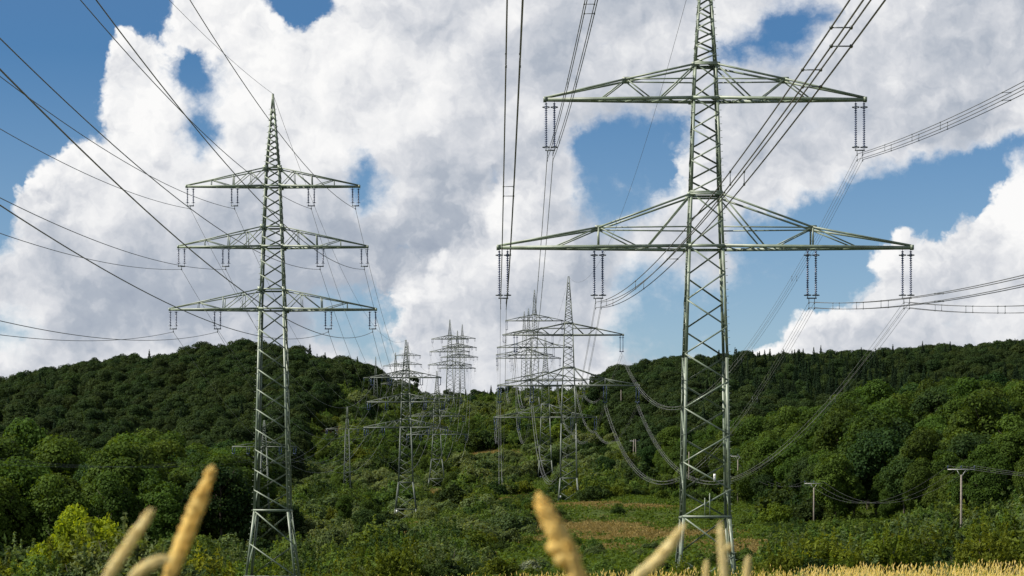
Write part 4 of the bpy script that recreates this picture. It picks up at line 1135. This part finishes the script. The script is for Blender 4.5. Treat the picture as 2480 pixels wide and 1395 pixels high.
# ------------------------------------------------------------------ plant everything
scatter(0, 7.8, 375, 612, put_tree)
scatter(0, 6.2, 615, 1440, put_tree)
for px_ in (1022, 1036, 1048, 1066, 1084, 1128, 1146, 1158, 1172, 1188, 1212, 1236, 1258, 1290, 1322, 1350, 1392, 1408, 1428):
    y_ = 1335 + random.uniform(-15, 25); trees.append(((px_ - CX) / F * y_, y_, random.choice(('shaded_hilloak', 'shaded_hilloak', 'spruce')), random.uniform(.42, .78)))
scatter(0, 2.35, 132, 330, put_shrub)
scatter(0, 3.5, 330, 1440, put_shrub)
trees.sort(key=lambda t: t[1] / t[3] - 0.0 * t[0]); shrubs.sort(key=lambda t: t[1] / t[2])
inview = lambda x, y: abs(x) / y < 1270 / F

def tree_words(px, y, kind):
    k = {'oak': 'broadleaf tree', 'shaded_hilloak': 'dark broadleaf tree', 'spruce': 'dark spruce'}[kind]
    if px < 640:
        if px < 330: return k + ' in the lower forest at the far left, above the yellow-green bush', 'lower forest trees at the far left'
        return k + ' in the lower forest just left of the big three-armed pylon', 'lower forest trees left of the big pylon'
    if px > 2320: return k + ' on the wooded right slope behind and right of the nearest wooden pole', 'right slope trees beyond the nearest wooden pole'
    if px > 2150: return k + ' on the wooded right slope left of the nearest wooden pole', 'right slope trees left of the nearest wooden pole'
    if px > 1980: return k + ' on the wooded right slope right of the second wooden pole', 'right slope trees right of the second wooden pole'
    if px > 1830: return k + ' at the left end of the wooded right slope behind the second wooden pole', 'right slope trees by the second wooden pole'
    if px > 1630: return k + ' in the dark wood seen through and beside the largest pylon', 'trees behind the largest pylon'
    if px > 1440: return k + ' in the dark wood left of the largest pylon', 'trees left of the largest pylon'
    return 'small ' + k + ' standing among the valley shrubs', 'small trees among the valley shrubs'
def shrub_words(px, y):
    if px < 360: return 'leafy green shrub at the lower left around the yellow-green bush', 'lower left shrubs'
    if px < 600: return 'leafy green shrub along the bottom edge left of the big left pylon', 'shrubs left of the big left pylon'
    if px < 740: return 'leafy green shrub at the feet of the big left pylon', 'shrubs at the big left pylon'
    if px < 1120: return 'olive green shrub along the bottom between the two big pylons', 'shrubs between the big pylons'
    if px < 1870: return 'low shrub in the open meadow around the largest pylon', 'meadow shrubs around the largest pylon'
    if px < 2150: return 'feathery green shrub behind the golden grass, left of the nearest wooden pole', 'right hand shrubs left of the nearest pole'
    return 'feathery green shrub behind the golden grass, around the nearest wooden pole', 'right hand shrubs at the nearest pole'

SPECIAL = {}
def special(name, cat, label, crown, trunk, loc, s, rz=0.0, tname='trunk'):
    e = empty(name, loc, rz); e.scale = s if isinstance(s, tuple) else (s, s, s); tag(e, label, cat)
    link('crown', crown, e); link(tname, trunk, e)
    return e
# the yellow-green bush
bx = (200 - CX) / F * 150
bush = crown_mesh('crown', M['bright'], 200, 6, 3.1, 2.3, 3.0, 60, (.45, .95), 11000, .15, .1, 1.6, .7, -2)
special('bush', 'bush', 'bright yellow-green leafy bush, brightest plant at the lower left corner', bush, trunk_mesh('trunk', 5, .12, 201, 9, .7, .4), (bx, 150, terr(bx, 150)), (1.12, 1.12, 1.45))
bx = (55 - CX) / F * 144; special('bush', 'bush', 'low yellow-green bush at the left edge beside the brightest bush', crown_mesh('crown', M['bright'], 204, 4, 2.2, 1.5, 1.7, 34, (.35, .8), 5000, .17, .1, 1.5), STM[0], (bx, 144, terr(bx, 144)), 1.05)
# silvery shrubs
sv = crown_mesh('crown', M['silver'], 202, 3, 1.2, 1.4, 1.4, 18, (.25, .55), 2600, .13, .05, 2.0)
for (px_, d_, s_, lb) in ((1282, 168, .85, 'silvery pale shrub at the bottom centre beside the blurred grass ear'), (1985, 205, 1.25, 'pale-leaved shrub at the right, in front of the second wooden pole'), (2155, 190, .7, 'small silvery shrub right of the taller pale-leaved one')):
    x_ = (px_ - CX) / F * d_; special('shrub', 'shrub', lb, sv, STM[1], (x_, d_, terr(x_, d_) - .05), s_, px_)
# lone pine on the saddle
pr = np.random.default_rng(5); mbP = []
x_ = (1003 - CX) / F * 1140
pine = crown_mesh('crown', M['shaded_hilloak'], 203, 9, 2.6, 6.8, 3.2, 9, (.9, 1.5), 900, .5, 3.0)
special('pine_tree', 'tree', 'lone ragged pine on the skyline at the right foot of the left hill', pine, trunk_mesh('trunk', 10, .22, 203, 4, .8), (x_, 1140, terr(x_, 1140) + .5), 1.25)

def copy_thing(src, loc, s, rz, label, group):
    e = src.copy(); COL.objects.link(e); e.location = loc; e.scale = (s * random.uniform(.9, 1.12), s * random.uniform(.9, 1.12), s * random.uniform(.9, 1.1)); e.rotation_euler = (0, 0, rz)
    e['label'] = label; e['group'] = group
    for ch in src.children:
        c = ch.copy(); COL.objects.link(c); c.parent = e
    return e
protos = {}
def individual(kind, pool, x, y, s, rz, label, group, cat, name, tr, tname):
    v = random.randrange(len(pool)); key = (kind, pool[v].name); loc = (x, y, terr(x, y) - .15)
    if key not in protos:
        e = empty(name, loc, rz); e.scale = (s, s, s); tag(e, label, cat, group)
        link('crown', pool[v], e); link(tname, tr[v % len(tr)], e); protos[key] = e
    else: copy_thing(protos[key], loc, s, rz, label, group)
POOL = {'oak': (OAK, TRK), 'shaded_hilloak': (HOAK, TRK), 'spruce': (SPR, [STK])}
rest_t = []; cnt = 0
for (x, y, kind, s) in trees:
    px = CX + F * x / y
    if cnt < 290 and inview(x, y):
        lb, gp = tree_words(px, y, kind)
        individual(kind, POOL[kind][0], x, y, s, random.uniform(0, 6.28), lb, gp, 'tree', 'spruce_tree' if kind == 'spruce' else 'broadleaf_tree', POOL[kind][1], 'trunk'); cnt += 1
    else: rest_t.append((x, y, kind, s))
rest_s = []; cnt = 0
for (x, y, s) in shrubs:
    px = CX + F * x / y
    if cnt < 290 and inview(x, y) and y < 420:
        lb, gp = shrub_words(px, y)
        individual('shrub', SHN_BRIGHT if (y < 235 and random.random() < .6) else SHN, x, y, s, random.uniform(0, 6.28), lb, gp, 'shrub', 'shrub', STM, 'stems'); cnt += 1
    else: rest_s.append((x, y, s))

def stuff_instances(name, items, protos_me, label_group):
    """one object: points with an attribute for the kind; geometry nodes put the plant meshes on them"""
    n = len(items)
    me = bpy.data.meshes.new(name); me.vertices.add(n)
    me.vertices.foreach_set('co', np.array([i[0] for i in items], dtype=np.float32).ravel())
    for an, k, ty in (('kind_id', 1, 'INT'), ('turn', 2, 'FLOAT'), ('size', 3, 'FLOAT')):
        a = me.attributes.new(an, ty, 'POINT'); a.data.foreach_set('value', np.array([i[k] for i in items], dtype=np.int32 if ty == 'INT' else np.float32))
    o = link(name, me); tag(o, kind='stuff'); o['label'] = label_group
    ng = bpy.data.node_groups.new(name + '_nodes', 'GeometryNodeTree')
    ng.interface.new_socket('Geometry', in_out='INPUT', socket_type='NodeSocketGeometry'); ng.interface.new_socket('Geometry', in_out='OUTPUT', socket_type='NodeSocketGeometry')
    gi = ng.nodes.new('NodeGroupInput'); go = ng.nodes.new('NodeGroupOutput'); jn = ng.nodes.new('GeometryNodeJoinGeometry')
    def attr(nm, t):
        q = ng.nodes.new('GeometryNodeInputNamedAttribute'); q.data_type = t; q.inputs['Name'].default_value = nm; return q.outputs['Attribute']
    kid = attr('kind_id', 'INT'); tu = attr('turn', 'FLOAT'); sz = attr('size', 'FLOAT')
    cbv = ng.nodes.new('ShaderNodeCombineXYZ'); ng.links.new(tu, cbv.inputs['Z'])
    for k, ob in enumerate(protos_me):
        oi = ng.nodes.new('GeometryNodeObjectInfo'); oi.transform_space = 'ORIGINAL'; oi.inputs['Object'].default_value = ob; oi.inputs['As Instance'].default_value = True
        cp = ng.nodes.new('FunctionNodeCompare'); cp.data_type = 'INT'; cp.operation = 'EQUAL'
        ia = [s for s in cp.inputs if s.type == 'INT']; ng.links.new(kid, ia[0]); ia[1].default_value = k
        ip = ng.nodes.new('GeometryNodeInstanceOnPoints'); ng.links.new(gi.outputs[0], ip.inputs['Points']); ng.links.new(cp.outputs['Result'], ip.inputs['Selection'])
        ng.links.new(oi.outputs['Geometry'], ip.inputs['Instance']); ng.links.new(sz, ip.inputs['Scale'])
        er = ng.nodes.new('FunctionNodeEulerToRotation'); ng.links.new(cbv.outputs[0], er.inputs[0]); ng.links.new(er.outputs[0], ip.inputs['Rotation'])
        ng.links.new(ip.outputs[0], jn.inputs[0])
    ng.links.new(jn.outputs[0], go.inputs[0])
    m = o.modifiers.new('plants', 'NODES'); m.node_group = ng
    return o
# the mass of far trees and shrubs, each kind planted from a plant that stands in view
def crown_of(kind, pool):
    res = []
    for v in range(len(pool)):
        key = (kind, pool[v].name)
        if key not in protos:
            j = next((i for i, t in enumerate(rest_t) if t[2] == kind and inview(t[0], t[1])), None)
            x, y, kk, s = rest_t.pop(j); lb, gp = tree_words(CX + F * x / y, y, kk)
            e = empty('broadleaf_tree' if kind != 'spruce' else 'spruce_tree', (x, y, terr(x, y) - .15), 1.0); e.scale = (s, s, s)
            tag(e, lb, 'tree', gp); link('crown', pool[v], e); link('trunk', POOL[kind][1][0], e); protos[key] = e
        res.append([c for c in protos[key].children if c.name.startswith('crown')][0])
    return res
ob = {}; allp = []
for kind in ('oak', 'shaded_hilloak', 'spruce'):
    c = crown_of(kind, POOL[kind][0]); ob[kind] = (len(allp), len(c)); allp += c
items = []
for (x, y, kind, s) in rest_t:
    b0, n0 = ob[kind]; items.append(((x, y, terr(x, y) - .4), b0 + random.randrange(n0), random.uniform(0, 6.28), s))
stuff_instances('forest', items, allp, 'dense dark forest covering the far hillsides')
# far shrubs: prototypes are three shrubs in view on the middle slope
pro = []
for v in range(4):
    j = next(i for i, t in enumerate(rest_s) if 430 + 20 * v < t[1] and 700 < CX + F * t[0] / t[1] < 1500)
    x, y, s = rest_s.pop(j)
    e = empty('shrub', (x, y, terr(x, y) - .15), 1.0); e.scale = (s, s, s); tag(e, 'rounded green shrub on the middle of the valley slope among the pylons', 'shrub', 'valley slope shrubs')
    pro.append(link('crown', SHF[v], e)); link('stems', STM[0], e)
items = [((x, y, terr(x, y) - .12), (1 if mn.noise(Vector((x * .02, y * .012, 7.7))) + random.gauss(0, .22) > .12 else random.choice((0, 0, 2, 2, 3))), random.uniform(0, 6.28), s) for (x, y, s) in rest_s]
stuff_instances('shrub_cover', items, pro, 'dense low shrubs covering the valley slope')

# ------------------------------------------------------------------ bracken and meadow cover
def bracken():
    r = np.random.default_rng(11); n = 70000
    Y = 128 + (900 - 128) * r.random(n) ** .75; px = r.uniform(660, 2560, n); px = np.where((px < 1080) & (Y < 330), px + 420, px); X = (px - CX) / F * Y
    dr = dryness(X, Y); nz = np.array([mn.noise(Vector((x * .09, y * .05, 4.4))) for x, y in zip(X, Y)])
    keep = (dr < .35 + .3 * r.random(n)) & (nz > -.35 + .3 * r.random(n) - .2); X, Y = X[keep], Y[keep]; n = len(X)
    Z = terr0(X, Y) + np.array([bump(x, y) for x, y in zip(X, Y)])
    dsel = np.where((dryness(X, Y) > .25))[0]
    per = 9
    P = np.repeat(np.stack([X, Y, Z], 1), per, 0) + np.stack([r.normal(0, .38, n * per), r.normal(0, .38, n * per), .10 + np.abs(r.normal(.40, .2, n * per))], 1)
    N = np.tile(np.array([[0, 0, 1.]]), (n * per, 1))
    V, Q, T = leaf_cloud(P, N, .30, np.clip(r.normal(.5, .25, n * per), 0, 1), r, 1.6, .5)
    o = link('bracken_cover', np_mesh('bracken_cover', V, Q, M['bracken'], T)); tag(o, 'low green bracken covering the meadow around the largest pylon', kind='stuff')
bracken()
def dry_tufts():
    r = np.random.default_rng(21); PX = []; 
    for (px, d, hw, hd, st) in PATCH:
        n = int(26 * hw * hd * .35) + 60
        a = r.normal(0, .55, (n, 2)); x = (px - CX) / F * d + a[:, 0] * hw; y = d + a[:, 1] * hd
        PX.append(np.stack([x, y], 1))
    X, Y = np.concatenate(PX).T; Z = terr0(X, Y) + np.array([bump(x, y) for x, y in zip(X, Y)])
    per = 8; n = len(X) * per
    P = np.repeat(np.stack([X, Y, Z], 1), per, 0) + np.stack([r.normal(0, .22, n), r.normal(0, .22, n), .05 + np.abs(r.normal(.16, .12, n))], 1)
    N = r.normal(0, 1, (n, 3)) * np.array([1, 1, .25])
    V, Q, T = leaf_cloud(P, N, .13, np.clip(r.normal(.5, .25, n), 0, 1), r, 2.6, .2)
    o = link('dry_grass_cover', np_mesh('dry_grass_cover', V, Q, M['tuft'], T)); tag(o, 'dry brown grass tufts on the bare patches of the valley', kind='stuff')
M['tuft'] = leaf_mat('brown_dry_grass', (.10, .085, .025), (.36, .25, .11), .2, .3)
dry_tufts()

def grass():
    r = np.random.default_rng(12); Vs = []; Qs = []; Ts = []; n0 = 0
    n = 15000
    Y = 34 + 84 * r.random(n) ** .85; X = r.uniform(-.215, .232, n) * Y
    keep = (r.random(n) < np.interp(X / Y, [-.2, -.02, .05, .10], [.25, .35, .6, 1])); X, Y = X[keep], Y[keep]; n = len(X)
    Z = terr0(X, Y) + np.array([bump(x, y) for x, y in zip(X, Y)])
    per = 9
    B = np.repeat(np.stack([X, Y, Z], 1), per, 0); m = n * per
    B[:, 0] += r.normal(0, .11, m); B[:, 1] += r.normal(0, .11, m)
    gz = np.repeat(np.array([mn.noise(Vector((x * .35, y * .2, 8.8))) for x, y in zip(X, Y)]), per)
    tall = r.random(m) < np.clip(.04 + .16 * gz, .01, .18)
    h = np.where(tall, r.uniform(.42, .60, m) + .30 * r.random(m) * (gz > .12), r.uniform(.26, .42, m))
    lean = r.normal(0, .16, (m, 2)) * h[:, None] + np.array([.05, 0]) * h[:, None]
    a = r.uniform(0, math.pi, m); wx, wy = np.cos(a), np.sin(a)
    w = np.where(tall, .006, .011)
    def pt(t, ww): 
        c = B + np.stack([lean[:, 0] * t ** 2, lean[:, 1] * t ** 2, h * t], 1)
        o = np.stack([wx * ww, wy * ww, np.zeros(m)], 1)
        return c - o, c + o
    l0, r0 = pt(0, w); l1, r1_ = pt(.55, w * .8); l2, r2_ = pt(1.0, w * .3)
    V = np.stack([l0, r0, r1_, l1, r2_, l2], 1).reshape(-1, 3)
    i = np.arange(m)[:, None] * 6
    Q = np.concatenate([i + np.array([[0, 1, 2, 3]]), i + np.array([[3, 2, 4, 5]])])
    tb = np.clip(np.where(tall, r.normal(.70, .15, m), r.normal(.12, .18, m)), 0, 1)
    T = np.stack([tb * .8, tb * .8, tb, tb, tb, tb], 1).ravel()
    # seed heads on the tall stems
    k = np.where(tall)[0]; tip = (l2[k] + r2_[k]) / 2; dv = np.stack([lean[k, 0] * 2, lean[k, 1] * 2, h[k]], 1); dv /= np.linalg.norm(dv, axis=1)[:, None]
    hl = r.uniform(.07, .15, len(k))[:, None]; q = len(k)
    sd = np.stack([wx[k], wy[k], np.zeros(q)], 1) * r.uniform(.010, .018, q)[:, None]; sd2 = np.stack([-wy[k], wx[k], np.zeros(q)], 1) * .012
    HV = []; 
    for s_ in (sd, sd2):
        HV.append(np.stack([tip - dv * .02, tip + dv * hl * .4 + s_, tip + dv * hl, tip + dv * hl * .4 - s_], 1).reshape(-1, 3))
    HV = np.concatenate(HV); HQ = np.arange(len(HV)).reshape(-1, 4)
    HT = np.repeat(np.clip(r.normal(.9, .1, 2 * q), 0, 1), 4)
    V2 = np.concatenate([V, HV]); Q2 = np.concatenate([Q, HQ + len(V)]); T2 = np.concatenate([T, HT])
    o = link('meadow_grass', np_mesh('meadow_grass', V2, Q2, M['drygrass'], T2)); tag(o, 'golden dry grass with seed heads at the edge of the field', kind='stuff')
grass()

# ------------------------------------------------------------------ blurred grass ears close to the camera
def ear(tip, low, d, wpx, label, bulge=None, curve=0.0, lumps=(), mat='ear'):
    """tip and low: photo pixels of the ear's tip and of where it leaves the frame"""
    T = np.array((XZ(*tip, d)[0], d, XZ(*tip, d)[1])); Bm = np.array((XZ(*low, d)[0], d, XZ(*low, d)[1]))
    ax = Bm - T; L = np.linalg.norm(ax); ax /= L
    foot = np.array((Bm[0] + ax[0] * .28, d + .05, terr(Bm[0], d)))
    root = empty('grass_ear', tuple(foot)); tag(root, label, 'grass ear', 'blurred grass ears in the foreground')
    w = wpx / F * d / 2
    hl = L * 1.12
    sidev = np.array((-ax[2], 0, ax[0])) * curve * L
    n = 26; ts = np.linspace(0, 1, n)
    C = np.array([T + ax * hl * t + sidev * math.sin(math.pi * t) for t in ts])
    rad = w * np.interp(ts, [0, .03, .12, .3, .6, .85, 1], [.16, .42, .72, .92, 1, .85, .35]) * (1 + .07 * np.sin(ts * 60))
    mb = MB(); mb.tube(C - foot, rad, 8)
    r = random.Random(int(tip[0]))
    for i in range(150):       # spikelets round the ear
        t = r.random(); c = np.array([np.interp(t, ts, C[:, k]) for k in range(3)]); a = r.uniform(0, 6.28)
        s = np.cross(ax, (0, 1, 0)); s /= np.linalg.norm(s); dirr = s * math.cos(a) + np.array((0, 1, 0)) * math.sin(a)
        rr = np.interp(t, ts, rad); p0 = c + dirr * rr * .75 - foot; p1 = c + dirr * rr * 1.08 - ax * w * .9 - foot
        mb.tube([p0, (p0 + p1) / 2 + dirr * w * .1, p1], [w * .2, w * .24, w * .04], 4)
    for (lx, ly, lw) in lumps:
        x, z = XZ(lx, ly, d); c = np.array((x, d - .003, z)); k = np.argmin(np.linalg.norm(C - c, axis=1)); q = C[min(k + 3, n - 1)]
        lr = lw / F * d / 2
        mb.tube([q - foot, q * .4 + c * .6 - foot, c - foot, c + (c - q) * .25 - foot], [lr * .5, lr, lr * .9, lr * .25], 8)
    mb.build('seed_head', M[mat], root, None, True)
    mb = MB(); e = C[-2] - foot
    mb.tube([e, e * .6 + np.array((0, 0, 0)), e * .25, (0, 0, -.02)], [w * .3, w * .25, w * .25, w * .28], 6); mb.build('stalk', M['stalk'], root, None, True)
ear((512, 1140), (408, 1400), 2.5, 37, 'large orange-gold blurred grass ear leaning right, in front of the forest at lower left', mat='ear_gold')
ear((366, 1238), (258, 1400), 2.35, 27, 'pale straw-coloured blurred grass ear leaning right, leftmost of the foreground ears')
ear((404, 1356), (322, 1402), 2.45, 27, 'short bent blurred grass ear curving up into the large orange one', None, -.10)
ear((1306, 1210), (1408, 1420), 2.2, 45, 'thick blurred golden grass ear leaning left with side spikelets, at bottom centre', None, .02, ((1332, 1283, 34), (1334, 1325, 36), (1352, 1350, 40)), mat='ear_gold')
ear((1656, 1274), (1532, 1402), 2.5, 27, 'curved blurred golden grass ear leaning right, before the foot of the largest pylon', None, .06)
ear((1744, 1272), (1756, 1410), 2.7, 20, 'slim upright blurred grass ear before the right leg of the largest pylon', None, 0, ((1766, 1322, 16),))
ear((1711, 1362), (1709, 1420), 3.0, 14, 'tiny blurred grass tip left of the slim upright ear', None, 0)
ear((1812, 1350), (1807, 1420), 3.0, 16, 'small upright blurred grass tip right of the slim upright ear', None, 0)
